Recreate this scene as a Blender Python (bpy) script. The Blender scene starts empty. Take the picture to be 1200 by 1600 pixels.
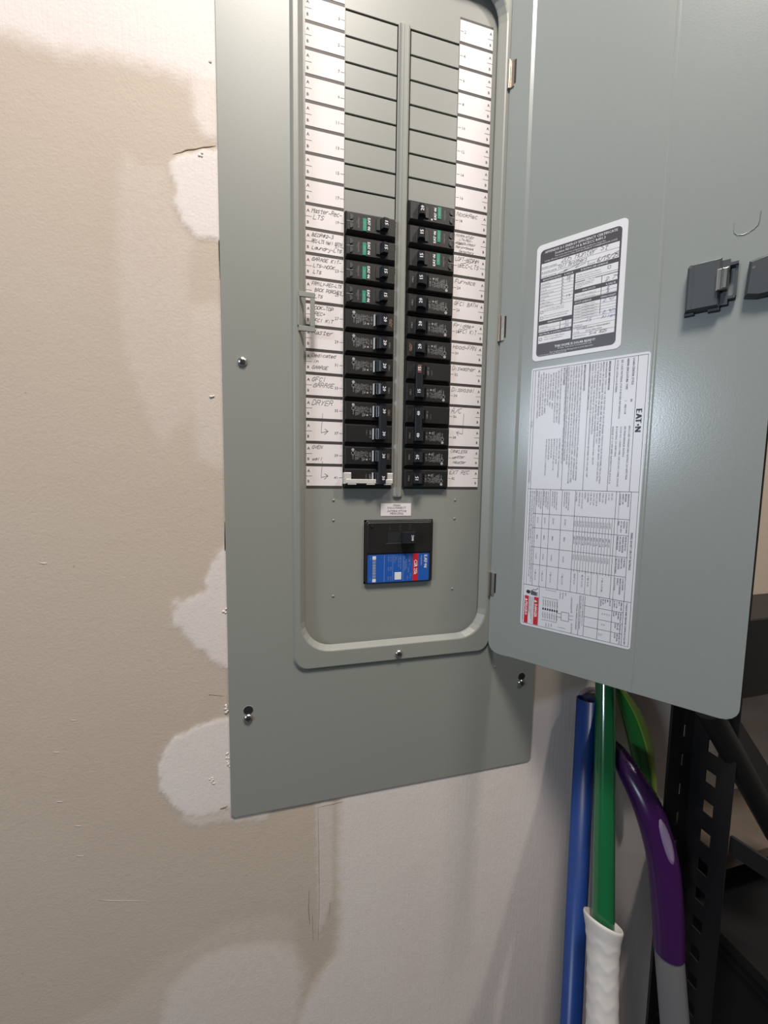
import bpy, bmesh, math, random
from mathutils import Vector, Matrix
random.seed(7)
Z0 = 1.40                       # height above the floor of the lowest breaker row

# ------------------------------------------------------------------ camera
FPX = 630.0
YAW, PITCH, ROLL = 0.26100547, -0.08839285, 0.01461537
CAM = Vector((-141.1, -468.69, 13.64))          # millimetres, z relative to the lowest breaker row
_f = Vector((math.sin(YAW)*math.cos(PITCH), math.cos(YAW)*math.cos(PITCH), math.sin(PITCH)))
_r0 = Vector((math.cos(YAW), -math.sin(YAW), 0)); _u0 = _r0.cross(_f)
_r = math.cos(ROLL)*_r0 + math.sin(ROLL)*_u0
_u = -math.sin(ROLL)*_r0 + math.cos(ROLL)*_u0
def W(v): return Vector((v[0]*.001, v[1]*.001, v[2]*.001 + Z0))
scene = bpy.context.scene
cd = bpy.data.cameras.new('camera'); co = bpy.data.objects.new('camera', cd)
scene.collection.objects.link(co); scene.camera = co
cd.sensor_fit = 'AUTO'; cd.sensor_width = 36; cd.lens = FPX*36/1600; cd.clip_start = .01
m = Matrix((( _r.x, _u.x, -_f.x), (_r.y, _u.y, -_f.y), (_r.z, _u.z, -_f.z))).to_4x4()
m.translation = W(CAM); co.matrix_world = m

# ------------------------------------------------------------------ light
w = bpy.data.worlds.new('world'); scene.world = w; w.use_nodes = True
w.node_tree.nodes['Background'].inputs[0].default_value = (.80, .88, 1, 1)
w.node_tree.nodes['Background'].inputs[1].default_value = .035
def area(name, loc, target, sx, sy, power, col):
    l = bpy.data.lights.new(name, 'AREA'); l.shape = 'RECTANGLE'; l.size = sx; l.size_y = sy
    l.energy = power; l.color = col
    o = bpy.data.objects.new(name, l); scene.collection.objects.link(o)
    o.location = loc; d = Vector(target) - Vector(loc)
    o.rotation_euler = d.to_track_quat('-Z', 'Y').to_euler(); return o
area('ceiling_light', (-.14, -.70, 2.90), (-.05, -.1, 1.4), .40, .25, 31, (1, .93, .85))
area('daylight_left', (-2.1, -1.2, 1.78), (.2, -.1, 1.45), .55, .20, 18, (.74, .86, 1))
area('garage_light', (.95, -.95, 3.02), (.1, 0, 1.0), .12, .12, 14, (1, .93, .86))
vs = scene.view_settings
vs.view_transform = 'Standard'; vs.look = 'None'; vs.gamma = 1; vs.use_curve_mapping = False; vs.exposure = 0.0

# ------------------------------------------------------------------ materials
def mat(name, col, rough=.5, metal=0, bump=0, bscale=400, spec=.5, coat=0, mottled=0):
    M = bpy.data.materials.new(name); M.use_nodes = True; nt = M.node_tree; b = nt.nodes['Principled BSDF']
    b.inputs['Base Color'].default_value = (*col, 1); b.inputs['Roughness'].default_value = rough
    b.inputs['Metallic'].default_value = metal; b.inputs['Specular IOR Level'].default_value = spec
    b.inputs['Coat Weight'].default_value = coat
    tc = nt.nodes.new('ShaderNodeTexCoord')
    n = nt.nodes.new('ShaderNodeTexNoise'); n.inputs['Scale'].default_value = bscale; n.inputs['Detail'].default_value = 3
    nt.links.new(tc.outputs['Object'], n.inputs['Vector'])
    if bump:
        bp = nt.nodes.new('ShaderNodeBump'); bp.inputs['Strength'].default_value = bump; bp.inputs['Distance'].default_value = .0006
        nt.links.new(n.outputs['Fac'], bp.inputs['Height']); nt.links.new(bp.outputs['Normal'], b.inputs['Normal'])
    if mottled:
        n2 = nt.nodes.new('ShaderNodeTexNoise'); n2.inputs['Scale'].default_value = 30; n2.inputs['Detail'].default_value = 5
        nt.links.new(tc.outputs['Object'], n2.inputs['Vector'])
        mx = nt.nodes.new('ShaderNodeMix'); mx.data_type = 'RGBA'
        mx.inputs['A'].default_value = (*[c*(1-mottled) for c in col], 1); mx.inputs['B'].default_value = (*[min(1, c*(1+mottled)) for c in col], 1)
        nt.links.new(n2.outputs['Fac'], mx.inputs['Factor']); nt.links.new(mx.outputs['Result'], b.inputs['Base Color'])
    return M
GREY = mat('panel_paint', (.265, .272, .248), .42, bump=.07, bscale=900, spec=.5)
GREYD = mat('door_paint', (.285, .31, .30), .235, bump=.08, bscale=750, spec=1)
DARK = mat('dark_interior', (.012, .012, .013), .7)
BLK = mat('breaker_black', (.016, .0148, .0145), .42, bump=.12, bscale=900, mottled=.3)
HND = mat('handle_black', (.020, .022, .027), .25)
PAPER = mat('paper', (.78, .72, .72), .75, mottled=.05)
CHAR = mat('charcoal_print', (.055, .045, .043), .6)
INK = mat('black_ink', (.03, .03, .035), .7)
PEN = mat('pen_ink', (.09, .085, .09), .7)
BLUEPEN = mat('blue_pen_ink', (.10, .12, .36), .7)
WHT = mat('white_print', (.74, .74, .74), .5)
DIMW = mat('faded_white_print', (.36, .36, .36), .5)
GLINT = mat('painted_glint', (.80, .80, .78), .35)
GRN = mat('green_label', (.02, .27, .17), .4)
DKG = mat('moulded_black', (.05, .05, .05), .5)
BLU = mat('blue_label', (.02, .10, .42), .35)
RED = mat('red_print', (.55, .02, .03), .4)
ORG = mat('orange_print', (.30, .15, .07), .5)
STEEL = mat('zinc_steel', (.62, .61, .58), .25, 1)
BRASS = mat('hinge_steel', (.55, .47, .40), .35, 1, bump=.2)
GALV = mat('galvanised_bracket', (.74, .72, .68), .5, .35, bump=.4, bscale=900, mottled=.15)
GPL = mat('grey_plastic', (.055, .062, .068), .38)
LPAP = mat('label_paper', (.70, .71, .76), .35)
LINK = mat('label_print', (.09, .09, .10), .5)
CWHT = mat('certificate_white', (.76, .76, .80), .3)
CDRK = mat('certificate_charcoal', (.075, .07, .08), .35)
PBLUE = mat('blue_pole', (.008, .036, .17), .35, mottled=.1)
PGREEN = mat('green_pole', (.008, .105, .035), .16, coat=.6)
PWHITE = mat('ribbed_white_grip', (.52, .505, .49), .55)
PURP = mat('purple_plastic', (.04, .007, .07), .28)
LILAC = mat('lilac_inlay', (.21, .155, .26), .5)
PGREY = mat('silver_grey_tube', (.24, .24, .25), .38, .4)
LIME = mat('lime_plastic', (.26, .42, .06), .3)
DGREEN = mat('deep_green_plastic', (.04, .30, .06), .3)
MAUV = mat('mauve_plastic', (.30, .22, .24), .5)
SHELF = mat('black_powder_coat', (.007, .007, .008), .45)
BINM = mat('black_bin_plastic', (.004, .004, .0045), .8, spec=.3)
WOODM = mat('particle_board', (.09, .068, .05), .8, mottled=.35)

# ------------------------------------------------------------------ helpers
col = scene.collection
class MB:
    def __init__(s): s.v = []; s.f = []; s.m = []; s.mats = []; s.smooth = []
    def mi(s, M):
        if M not in s.mats: s.mats.append(M)
        return s.mats.index(M)
    def add(s, vs_, fs, M, smooth=False):
        n = len(s.v); s.v += [tuple(v) for v in vs_]; k = s.mi(M)
        for f in fs: s.f.append([i+n for i in f]); s.m.append(k); s.smooth.append(smooth)
    def box(s, x0, x1, y0, y1, z0, z1, M, b=0):
        """box; b = chamfer of the front (low y) edges"""
        if b:
            r = [(x0, y1, z0), (x1, y1, z0), (x1, y1, z1), (x0, y1, z1), (x0, y0+b, z0), (x1, y0+b, z0), (x1, y0+b, z1), (x0, y0+b, z1),
                 (x0+b, y0, z0+b), (x1-b, y0, z0+b), (x1-b, y0, z1-b), (x0+b, y0, z1-b)]
            fs = [(8, 9, 10, 11), (3, 2, 1, 0)]
            for k in range(4):
                j = (k+1) % 4; fs += [(k, j, 4+j, 4+k), (4+k, 4+j, 8+j, 8+k)]
            s.add(r, fs, M)
        else:
            r = [(x, y, z) for x in (x0, x1) for y in (y0, y1) for z in (z0, z1)]
            s.add(r, [(0, 1, 3, 2), (4, 6, 7, 5), (0, 4, 5, 1), (2, 3, 7, 6), (0, 2, 6, 4), (1, 5, 7, 3)], M)
    def rings(s, rs, M, cap0=False, cap1=False, smooth=False, closed=True):
        n = len(rs[0]); vv = [p for r in rs for p in r]; fs = []
        for a in range(len(rs)-1):
            for i in range(n if closed else n-1):
                j = (i+1) % n; fs.append((a*n+i, a*n+j, (a+1)*n+j, (a+1)*n+i))
        s.add(vv, fs, M, smooth)
        if cap0: s.add(rs[0], [tuple(range(n))[::-1]], M)
        if cap1: s.add(rs[-1], [tuple(range(n))], M)
    def tube(s, pts, rad, M, n=16, cap=True, smooth=True, flat=None, matfn=None):
        pts = [Vector(p) for p in pts]
        if not hasattr(rad, '__len__'): rad = [rad]*len(pts)
        rs = []; ref = Vector((0, 1, 0))
        for i, p in enumerate(pts):
            t = (pts[min(i+1, len(pts)-1)] - pts[max(i-1, 0)]).normalized()
            a = t.cross(ref).normalized(); b = a.cross(t).normalized()
            fl = flat or 1
            rs.append([p + a*rad[i]*math.cos(2*math.pi*k/n) + b*rad[i]*fl*math.sin(2*math.pi*k/n) for k in range(n)])
        s.rings(rs, M, cap, cap, smooth)
    def prism(s, poly, axis, a, b, M):
        """poly of 2-D points extruded along axis from a to b (x: poly=(y,z); z: poly=(x,y); y: poly=(x,z))"""
        def P(q, t): return {'x': (t, q[0], q[1]), 'y': (q[0], t, q[1]), 'z': (q[0], q[1], t)}[axis]
        n = len(poly); s.rings([[P(q, a) for q in poly], [P(q, b) for q in poly]], M, True, True)
    def disc(s, c, r, y0, y1, M, n=14, dome=0):
        rs = [[(c[0]+r*math.cos(2*math.pi*k/n), y1, c[1]+r*math.sin(2*math.pi*k/n)) for k in range(n)]]
        if dome:
            for t in (0, .4, .75, .95):
                q = math.cos(t*math.pi/2); h = math.sin(t*math.pi/2)
                rs.append([(c[0]+r*q*math.cos(2*math.pi*k/n), y0+(1-h)*dome, c[1]+r*q*math.sin(2*math.pi*k/n)) for k in range(n)])
        else: rs.append([(c[0]+r*math.cos(2*math.pi*k/n), y0, c[1]+r*math.sin(2*math.pi*k/n)) for k in range(n)])
        s.rings(rs, M, False, True, bool(dome))
    def quad(s, F, x0, x1, y0, y1, M, h=0): s.add([F(x0, y0, h), F(x1, y0, h), F(x1, y1, h), F(x0, y1, h)], [(0, 1, 2, 3)], M)
    def build(s, name, parent=None, origin=None, fix=True, label=None):
        me = bpy.data.meshes.new(name)
        o = origin if origin is not None else (Vector(parent['_o']) if parent is not None and '_o' in parent else Vector((0, 0, -Z0*1000)))
        me.from_pydata([((v[0]-o[0])*.001, (v[1]-o[1])*.001, (v[2]-o[2])*.001) for v in s.v], [], s.f)
        for M in s.mats: me.materials.append(M)
        me.polygons.foreach_set('material_index', s.m); me.polygons.foreach_set('use_smooth', s.smooth)
        if fix:
            bm = bmesh.new(); bm.from_mesh(me); bmesh.ops.recalc_face_normals(bm, faces=bm.faces); bm.to_mesh(me); bm.free()
        me.update()
        ob = bpy.data.objects.new(name, me); col.objects.link(ob)
        if parent is not None: ob.parent = parent; ob['_o'] = list(o)
        else: ob.location = W(o) if origin is not None else (0, 0, 0)
        if label: ob['label'] = label
        return ob
def tag(o, label=None, cat=None, group=None, kind=None):
    for k, v in (('label', label), ('category', cat), ('group', group), ('kind', kind)):
        if v: o[k] = v
    return o
def thing(name, label, cat, o, group=None):
    e = bpy.data.objects.new(name, None); col.objects.link(e); e.empty_display_size = .02
    e.location = W(o); e['_o'] = list(o); return tag(e, label, cat, group)
def frame(o, r, u, n=None):
    o, r, u = Vector(o), Vector(r), Vector(u); n = Vector(n) if n is not None else r.cross(u)
    return lambda x, y, h=0: o + r*x + u*y + n*h
def at(px, py, Y):              # the point of the plane y = Y (mm) seen at a pixel of the photograph
    d = _f + _r*((px-600)/FPX) - _u*((py-800)/FPX)
    return CAM + d*((Y-CAM.y)/d.y)

# printed lettering: glyph outlines of the built-in font, laid out by hand
_g = {}; _dg = bpy.context.evaluated_depsgraph_get
def _mesh_of(body):
    c = bpy.data.curves.new('t', 'FONT'); c.body = body; c.size = 1; c.resolution_u = 1
    o = bpy.data.objects.new('t', c); col.objects.link(o)
    me = bpy.data.meshes.new_from_object(o.evaluated_get(_dg()))
    r = [tuple(v.co[:2]) for v in me.vertices], [tuple(p.vertices) for p in me.polygons]
    bpy.data.objects.remove(o); bpy.data.curves.remove(c); bpy.data.meshes.remove(me); return r
_bar = max(p[0] for p in _mesh_of('|')[0])
def glyph(ch):
    if ch not in _g:
        adv = max(p[0] for p in _mesh_of(ch+'|')[0]) - _bar
        _g[ch] = (_mesh_of(ch) if ch != ' ' else ([], [])) + (adv,)
    return _g[ch]
def text(mb, F, s, x, y, size, M, h=.25, align='l', squeeze=1, italic=0, bold=0, width=None):
    """s at (x, y) of frame F; size = letter height in mm (cap height about .7)"""
    tot = sum(glyph(c)[2] for c in s)*size
    if width: squeeze = min(1.15, width/tot)
    tot *= squeeze
    x0 = x - (tot if align == 'r' else tot/2 if align == 'c' else 0)
    for c in s:
        vv, ff, a = glyph(c)
        for dx in ((0,) if not bold else (-bold, bold)):
            if vv: mb.add([F(x0+dx+(p[0]+italic*p[1])*size*squeeze, y+p[1]*size, h + (.01 if dx > 0 else 0)) for p in vv], ff, M)
        x0 += a*size*squeeze
def line(mb, F, pts, wd, M, h=.3):
    for (x0, y0), (x1, y1) in zip(pts, pts[1:]):
        L = math.hypot(x1-x0, y1-y0) or 1; nx, ny = -(y1-y0)/L*wd/2, (x1-x0)/L*wd/2
        ex, ey = (x1-x0)/L*wd*.3, (y1-y0)/L*wd*.3
        mb.add([F(x0-ex+nx, y0-ey+ny, h), F(x0-ex-nx, y0-ey-ny, h), F(x1+ex-nx, y1+ey-ny, h), F(x1+ex+nx, y1+ey+ny, h)], [(0, 1, 2, 3)], M)
# handwriting: single-stroke letters (digits are x, y on a 0-4 by 0-8 grid, baseline 2)
HW = {'A': '02 18 38 42,15 35', 'B': '02 08 37 35 05,05 35 43 32 02', 'C': '47 28 06 03 22 43', 'D': '02 08 28 46 43 22 02', 'E': '48 08 02 42,05 35',
 'F': '48 08 02,05 35', 'G': '47 28 06 03 22 43 45 25', 'H': '02 08,42 48,05 45', 'I': '22 28', 'K': '02 08,48 05 42', 'L': '08 02 42', 'M': '02 08 25 48 42',
 'N': '02 08 42 48', 'O': '28 06 03 22 43 46 28', 'P': '02 08 38 46 34 04', 'R': '02 08 38 46 35 05,25 42', 'S': '47 28 06 25 44 22 03', 'T': '08 48,28 22',
 'U': '08 03 22 43 48', 'V': '08 22 48', 'W': '08 12 26 32 48', 'Y': '08 25 48,25 12', 'X': '08 42,48 02', 'a': '46 26 04 12 33 46 42', 'b': '08 02 32 44 26 05',
 'c': '46 26 04 12 42', 'd': '48 42 12 04 26 45', 'e': '04 44 36 16 04 12 42', 'f': '47 28 22,05 45', 'g': '46 16 04 23 45 46 41 10', 'h': '08 02,05 26 45 42',
 'i': '26 22,28 28', 'k': '08 02,46 04 42', 'l': '28 22', 'm': '02 06,04 15 25 22,24 36 45 42', 'n': '02 06,04 26 45 42', 'o': '16 04 12 32 44 36 16',
 'p': '06 00,05 36 44 32 03', 'q': '46 40,46 16 04 12 43', 'r': '06 02,04 26 46', 's': '46 16 15 34 32 02', 't': '28 22 42,06 46', 'u': '06 03 22 43,46 42', 'v': '06 22 46',
 'w': '06 12 25 32 46', 'x': '06 42,46 02', 'y': '06 23,46 20 00', '-': '04 44', '+': '27 23,05 45', '#': '12 28,22 38,04 44,06 46', '/': '02 48', ',': '22 10',
 '.': '12 22', '0': '28 06 03 22 43 46 28', '1': '17 28 22', '2': '06 28 47 45 02 42', '3': '08 38 35 15,35 43 22 02', '4': '08 05 45,38 32', '5': '48 08 05 35 43 32 02',
 '6': '38 15 03 22 43 25 04', '7': '08 48 12', '8': '25 07 28 47 25 03 22 43 25', '9': '45 25 07 28 47 42', '%': '02 48,07 17,33 43', 'l_': '28 22'}
def hand(mb, F, s, x, y, hgt, M=None, width=None, wd=.34, slant=.18, h=.3):
    u = hgt/6.0; adv = u*5.2
    if width and len(s)*adv > width: adv = width/len(s)
    k = adv/(u*5.2)
    for c in s:
        g = HW.get(c)
        if g:
            jy = random.uniform(-.3, .3)*u; js = random.uniform(.92, 1.08)
            for st in g.split(','):
                pts = []
                for p in st.split():
                    a, b = int(p[0]), int(p[1])-2
                    pts.append((x + (a + slant*b*2 + random.uniform(-.2, .2))*u*k, y + jy + (b*js + random.uniform(-.2, .2))*u))
                if len(pts) > 1 and pts[0] == pts[1]: continue
                line(mb, F, pts, wd, M or PEN, h + random.uniform(0, .02))
        x += adv
    return x
def rrect(x0, x1, z0, z1, r, Y, M=7):
    out = []
    for cx, cz, a in ((x1-r, z0+r, -90), (x1-r, z1-r, 0), (x0+r, z1-r, 90), (x0+r, z0+r, 180)):
        for k in range(M+1):
            t = math.radians(a + 90*k/M); out.append((cx+r*math.cos(t), Y, cz+r*math.sin(t)))
    return out

# ------------------------------------------------------------------ wall with patches of filler
def poly_sd(px, pz, P):
    d = 1e18; ins = False; n = len(P)
    for i in range(n):
        ax, az = P[i]; bx, bz = P[i-1]
        ex, ez = bx-ax, bz-az; wx, wz = px-ax, pz-az
        t = max(0, min(1, (wx*ex+wz*ez)/(ex*ex+ez*ez+1e-12))); dx, dz = wx-ex*t, wz-ez*t
        d = min(d, dx*dx+dz*dz)
        if (az > pz) != (bz > pz) and px < (bx-ax)*(pz-az)/(bz-az)+ax: ins = not ins
    d = math.sqrt(d); return -d if ins else d
WALLY = -8.0
def onwall(P): return [(lambda q: (q.x, q.z))(at(a, b, WALLY)) for a, b in P]
PATCH = [  # outline, strength, softness in mm
 ([(-900, -700), (900, -700), (900, -300), (420, 150), (336, 146), (305, 132), (255, 112), (205, 100), (150, 88), (90, 84), (40, 66), (-20, 48), (-300, 30), (-900, -60)], 1.0, 13),
 ([(296, 120), (420, 120), (420, 240), (345, 222), (318, 214), (304, 190)], .75, 7),
 ([(262, 252), (300, 238), (420, 226), (420, 378), (339, 375), (305, 369), (287, 352), (276, 320), (270, 280)], 1.0, 2.5),
 ([(192, 236), (215, 258), (262, 262), (275, 340), (300, 380), (292, 430), (300, 520), (312, 640), (250, 700), (195, 560), (182, 400), (184, 300)], .22, 7),
 ([(420, 470), (345, 474), (292, 478), (290, 580), (310, 720), (352, 735), (420, 730)], .30, 8),
 ([(350, 852), (420, 850), (420, 1050), (354, 1047), (326, 1026), (296, 1000), (281, 986), (270, 968), (274, 942), (296, 936), (318, 925), (326, 890)], .9, 3.5),
 ([(420, 1118), (355, 1122), (322, 1130), (298, 1140), (270, 1152), (255, 1176), (247, 1202), (252, 1232), (268, 1258), (290, 1274), (318, 1276), (345, 1266), (420, 1262)], 1.05, 1.6),
 ([(285, 1270), (345, 1264), (420, 1262), (420, 1283), (345, 1285), (300, 1290), (288, 1284)], .5, 3),
 ([(532, 1240), (830, 1100), (1500, 900), (1500, 1800), (420, 1800), (455, 1610), (492, 1535), (524, 1492), (531, 1445), (527, 1350)], .9, 10),
 ([(492, 1256), (520, 1250), (520, 1400), (497, 1470)], .45, 2),
 ([(236, 1640), (262, 1545), (310, 1498), (365, 1477), (430, 1470), (458, 1480), (476, 1520), (466, 1600), (460, 1750), (200, 1750)], .68, 12),
 ([(20, 1640), (180, 1570), (260, 1500), (350, 1448), (430, 1430), (458, 1440), (470, 1500), (470, 1750), (20, 1750)], .2, 9),
 ([(456, 1408), (470, 1402), (478, 1492), (458, 1495)], .0, 2),
]
def make_wall():
    P = [(onwall(p), a, s) for p, a, s in PATCH]
    bb = [(min(q[0] for q in p)-25, max(q[0] for q in p)+25, min(q[1] for q in p)-25, max(q[1] for q in p)+25) for p, _, _ in P]
    xs = [-2000, -1200, -800, -600]
    x = -500.0
    while x < -180: xs.append(x); x += 3.2
    xs += [-180, -150, -100, -50, 0, 50, 100, 150, 180, 205, 220]
    # fine columns below the panel too
    extra = [-170+4.5*k for k in range(82)]
    xs = sorted(set([round(a, 2) for a in xs + extra if not (abs(a) < 1)] + [0.0]))
    xs += [240, 280, 340, 420, 520, 640, 800, 1100, 1500, 2200]
    xs = sorted(set(xs))
    zs = [-1400, -1200, -1000]; z = -900.0
    while z < 640: zs.append(z); z += 3.4
    zs += [700, 900, 1200, 1680]
    v = []; a = []
    for z in zs:
        for x in xs:
            s = 0.0
            if not (-185 < x < 190 and -370 < z < 745):
                nz = 2.6*math.sin(x*.31+1.3*math.sin(z*.23)) + 2.2*math.sin(z*.27+1.7*math.sin(x*.19)) + 1.3*math.sin(x*.9+z*.7)
                for (p, st, sf), b in zip(P, bb):
                    if b[0] < x < b[1] and b[2] < z < b[3]:
                        k = min(1, sf/4) if sf < 6 else .45
                        d = poly_sd(x, z, p) + nz*k*.7
                        t = max(0, min(1, .5 - d/(2*sf))); s = max(s, st*t*t*(3-2*t))
            v.append((x, WALLY - .5*s, z)); a.append(s)
    nx = len(xs); f = []
    for j in range(len(zs)-1):
        for i in range(nx-1):
            cx, cz = (xs[i]+xs[i+1])/2, (zs[j]+zs[j+1])/2
            if -128 < cx < 128 and -225 < cz < 600: continue
            k = j*nx+i; f.append((k, k+1, k+nx+1, k+nx))
    me = bpy.data.meshes.new('wall_back'); me.from_pydata([(p[0]*.001, p[1]*.001, p[2]*.001+Z0) for p in v], [], f)
    at_ = me.attributes.new('filler', 'FLOAT', 'POINT'); at_.data.foreach_set('value', a)
    me.polygons.foreach_set('use_smooth', [True]*len(me.polygons))
    M = bpy.data.materials.new('drywall_and_filler'); M.use_nodes = True; nt = M.node_tree; L = nt.links; b = nt.nodes['Principled BSDF']
    b.inputs['Roughness'].default_value = .62; b.inputs['Specular IOR Level'].default_value = .35
    tc = nt.nodes.new('ShaderNodeTexCoord')
    def noise(sc, det, ro=.55):
        n = nt.nodes.new('ShaderNodeTexNoise'); n.inputs['Scale'].default_value = sc; n.inputs['Detail'].default_value = det; n.inputs['Roughness'].default_value = ro
        L.new(tc.outputs['Object'], n.inputs['Vector']); return n.outputs['Fac']
    def math_(op, x, y):
        n = nt.nodes.new('ShaderNodeMath'); n.operation = op
        for i, q in enumerate((x, y)):
            if isinstance(q, (int, float)): n.inputs[i].default_value = q
            else: L.new(q, n.inputs[i])
        return n.outputs[0]
    def mix(fac, A, B):
        n = nt.nodes.new('ShaderNodeMix'); n.data_type = 'RGBA'
        if isinstance(fac, float): n.inputs['Factor'].default_value = fac
        else: L.new(fac, n.inputs['Factor'])
        for k, q in (('A', A), ('B', B)):
            if isinstance(q, tuple): n.inputs[k].default_value = (*q, 1)
            else: L.new(q, n.inputs[k])
        return n.outputs['Result']
    at2 = nt.nodes.new('ShaderNodeAttribute'); at2.attribute_name = 'filler'
    base = mix(noise(5, 4), (.52, .425, .35), (.575, .495, .405))
    fill = mix(noise(9, 3), (.74, .655, .63), (.78, .72, .67))
    edge = math_('MULTIPLY', math_('SUBTRACT', noise(140, 4, .7), .5), .5)
    k1 = math_('MULTIPLY', at2.outputs['Fac'], math_('SUBTRACT', 1.0, at2.outputs['Fac']))
    mm = nt.nodes.new('ShaderNodeMath'); mm.operation = 'ADD'; mm.use_clamp = True
    L.new(at2.outputs['Fac'], mm.inputs[0]); L.new(math_('MULTIPLY', edge, math_('MULTIPLY', k1, 4.0)), mm.inputs[1])
    c = mix(mm.outputs[0], base, fill)
    # small nicks and specks
    vo = nt.nodes.new('ShaderNodeTexVoronoi'); vo.inputs['Scale'].default_value = 24; L.new(tc.outputs['Object'], vo.inputs['Vector'])
    sp = math_('LESS_THAN', vo.outputs['Distance'], .022)
    c = mix(math_('MULTIPLY', sp, .55), c, (.25, .18, .13))
    L.new(c, b.inputs['Base Color'])
    bp = nt.nodes.new('ShaderNodeBump'); bp.inputs['Distance'].default_value = .0011; bp.inputs['Strength'].default_value = .26
    mp = nt.nodes.new('ShaderNodeMapping'); mp.inputs['Scale'].default_value = (420, 420, 22); L.new(tc.outputs['Object'], mp.inputs['Vector'])
    br = nt.nodes.new('ShaderNodeTexNoise'); br.inputs['Scale'].default_value = 1; L.new(mp.outputs['Vector'], br.inputs['Vector'])
    L.new(math_('ADD', math_('ADD', noise(420, 4), math_('MULTIPLY', math_('MULTIPLY', br.outputs['Fac'], at2.outputs['Fac']), 1.3)), math_('MULTIPLY', noise(60, 4), .8)), bp.inputs['Height']); L.new(bp.outputs['Normal'], b.inputs['Normal'])
    me.materials.append(M)
    o = bpy.data.objects.new('wall_back', me); col.objects.link(o); o['kind'] = 'structure'
    # scratches, tears and crumbs of the paint along the panel (part of the wall)
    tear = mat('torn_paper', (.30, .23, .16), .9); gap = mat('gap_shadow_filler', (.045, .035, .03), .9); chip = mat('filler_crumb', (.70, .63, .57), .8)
    o['_o'] = [0, 0, -Z0*1000]
    def strip(name, pts, wd, M_, h=.8):
        mb = MB()
        P_ = [at(a, b_, WALLY) for a, b_ in pts]
        n = len(P_)
        for i in range(n):     # a ragged crack or ridge, thin at both ends
            pass
        rad = [max(.12, wd*.5*math.sin(math.pi*(i+.35)/(n-.3))*random.uniform(.7, 1.3)) for i in range(n)]
        mb.tube([(q.x, WALLY-h*.3, q.z) for q in P_], rad, M_, 6, flat=.35); return mb.build(name, o)
    strip('torn_edge', [(270, 241), (283, 238), (292, 234), (305, 233), (318, 230), (330, 229), (337, 228)], 1.7, tear)
    strip('torn_edge', [(340, 1264), (346, 1263), (352, 1261), (359, 1257)], 3.6, tear)
    strip('scratch', [(287, 115), (305, 124), (322, 131), (337, 138)], .45, tear)
    strip('scratch', [(328, 0), (329, 20), (327.5, 30), (330, 50), (328.5, 70), (330, 92)], .8, tear)
    strip('scratch', [(326, 1085), (336, 1086), (349, 1087)], .4, tear)
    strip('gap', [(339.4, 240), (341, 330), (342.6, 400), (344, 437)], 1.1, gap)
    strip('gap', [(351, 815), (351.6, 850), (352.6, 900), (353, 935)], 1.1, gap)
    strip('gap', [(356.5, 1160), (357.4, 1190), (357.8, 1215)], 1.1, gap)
    for a, b_ in ((330, 95), (313, 243), (352, 954), (354, 1110), (352, 1106), (356, 1187), (357, 1194), (331, 622), (332, 1222), (330, 1216), (357, 1180)):
        for k in range(3):
            q = at(a+random.uniform(-3, 3), b_+random.uniform(-4, 4), WALLY); mb = MB()
            mb.disc((q.x, q.z), random.uniform(.9, 1.9), WALLY-1.2, WALLY+.1, chip, 7, dome=.8); mb.build('paint_crumb', o)
    strip('scratch', [(150, 1405), (170, 1407), (190, 1407), (232, 1408)], .5, chip)
    for a, b_ in ((67, 879), (68, 880), (93, 1252), (122, 1290), (115, 1125), (88, 1175), (125, 1337)):
        strip('scratch', [(a-5, b_), (a, b_+.6), (a+6, b_)], .9, chip)
    for pts in ([(483, 1390), (482, 1420), (484, 1445)], [(516, 1410), (514, 1430)], [(497, 1262), (498, 1330), (499, 1400), (497, 1470)], [(488, 1430), (489, 1470)]):
        strip('scratch', pts, .55, mat('dark_smear', (.30, .24, .19), .9))
    strip('scratch', [(495, 1262), (520, 1256), (545, 1250)], .8, tear)
    strip('scratch', [(795, 1203), (796, 1208)], 1.2, tear)
    strip('torn_edge', [(832, 1186), (838, 1179), (846, 1172)], .9, tear)
    return o
wall = make_wall()
mb = MB(); mb.box(-2000, 2200, -3500, 0, -1460, -1400, mat('concrete_floor', (.08, .076, .072), .8, mottled=.2)); fl = mb.build('floor'); fl['kind'] = 'structure'
mb = MB(); mb.box(-2000, 2200, -3500, 0, 1680, 1720, mat('ceiling_paint', (.62, .60, .57), .9)); cl = mb.build('ceiling'); cl['kind'] = 'structure'
mb = MB(); mb.box(2200, 2240, -3500, 0, -1400, 1680, mat('side_wall_paint', (.42, .38, .33), .9)); sw = mb.build('wall_right'); sw['kind'] = 'structure'

# ------------------------------------------------------------------ the panel
PANEL = thing('electrical_panel', 'grey steel breaker panel set in the patched wall, its door swung open', 'electrical panel', (2, -8, -380))
XL0, XL1, XR0, XR1 = -66.2, -7.2, 6.3, 65.2
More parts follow.
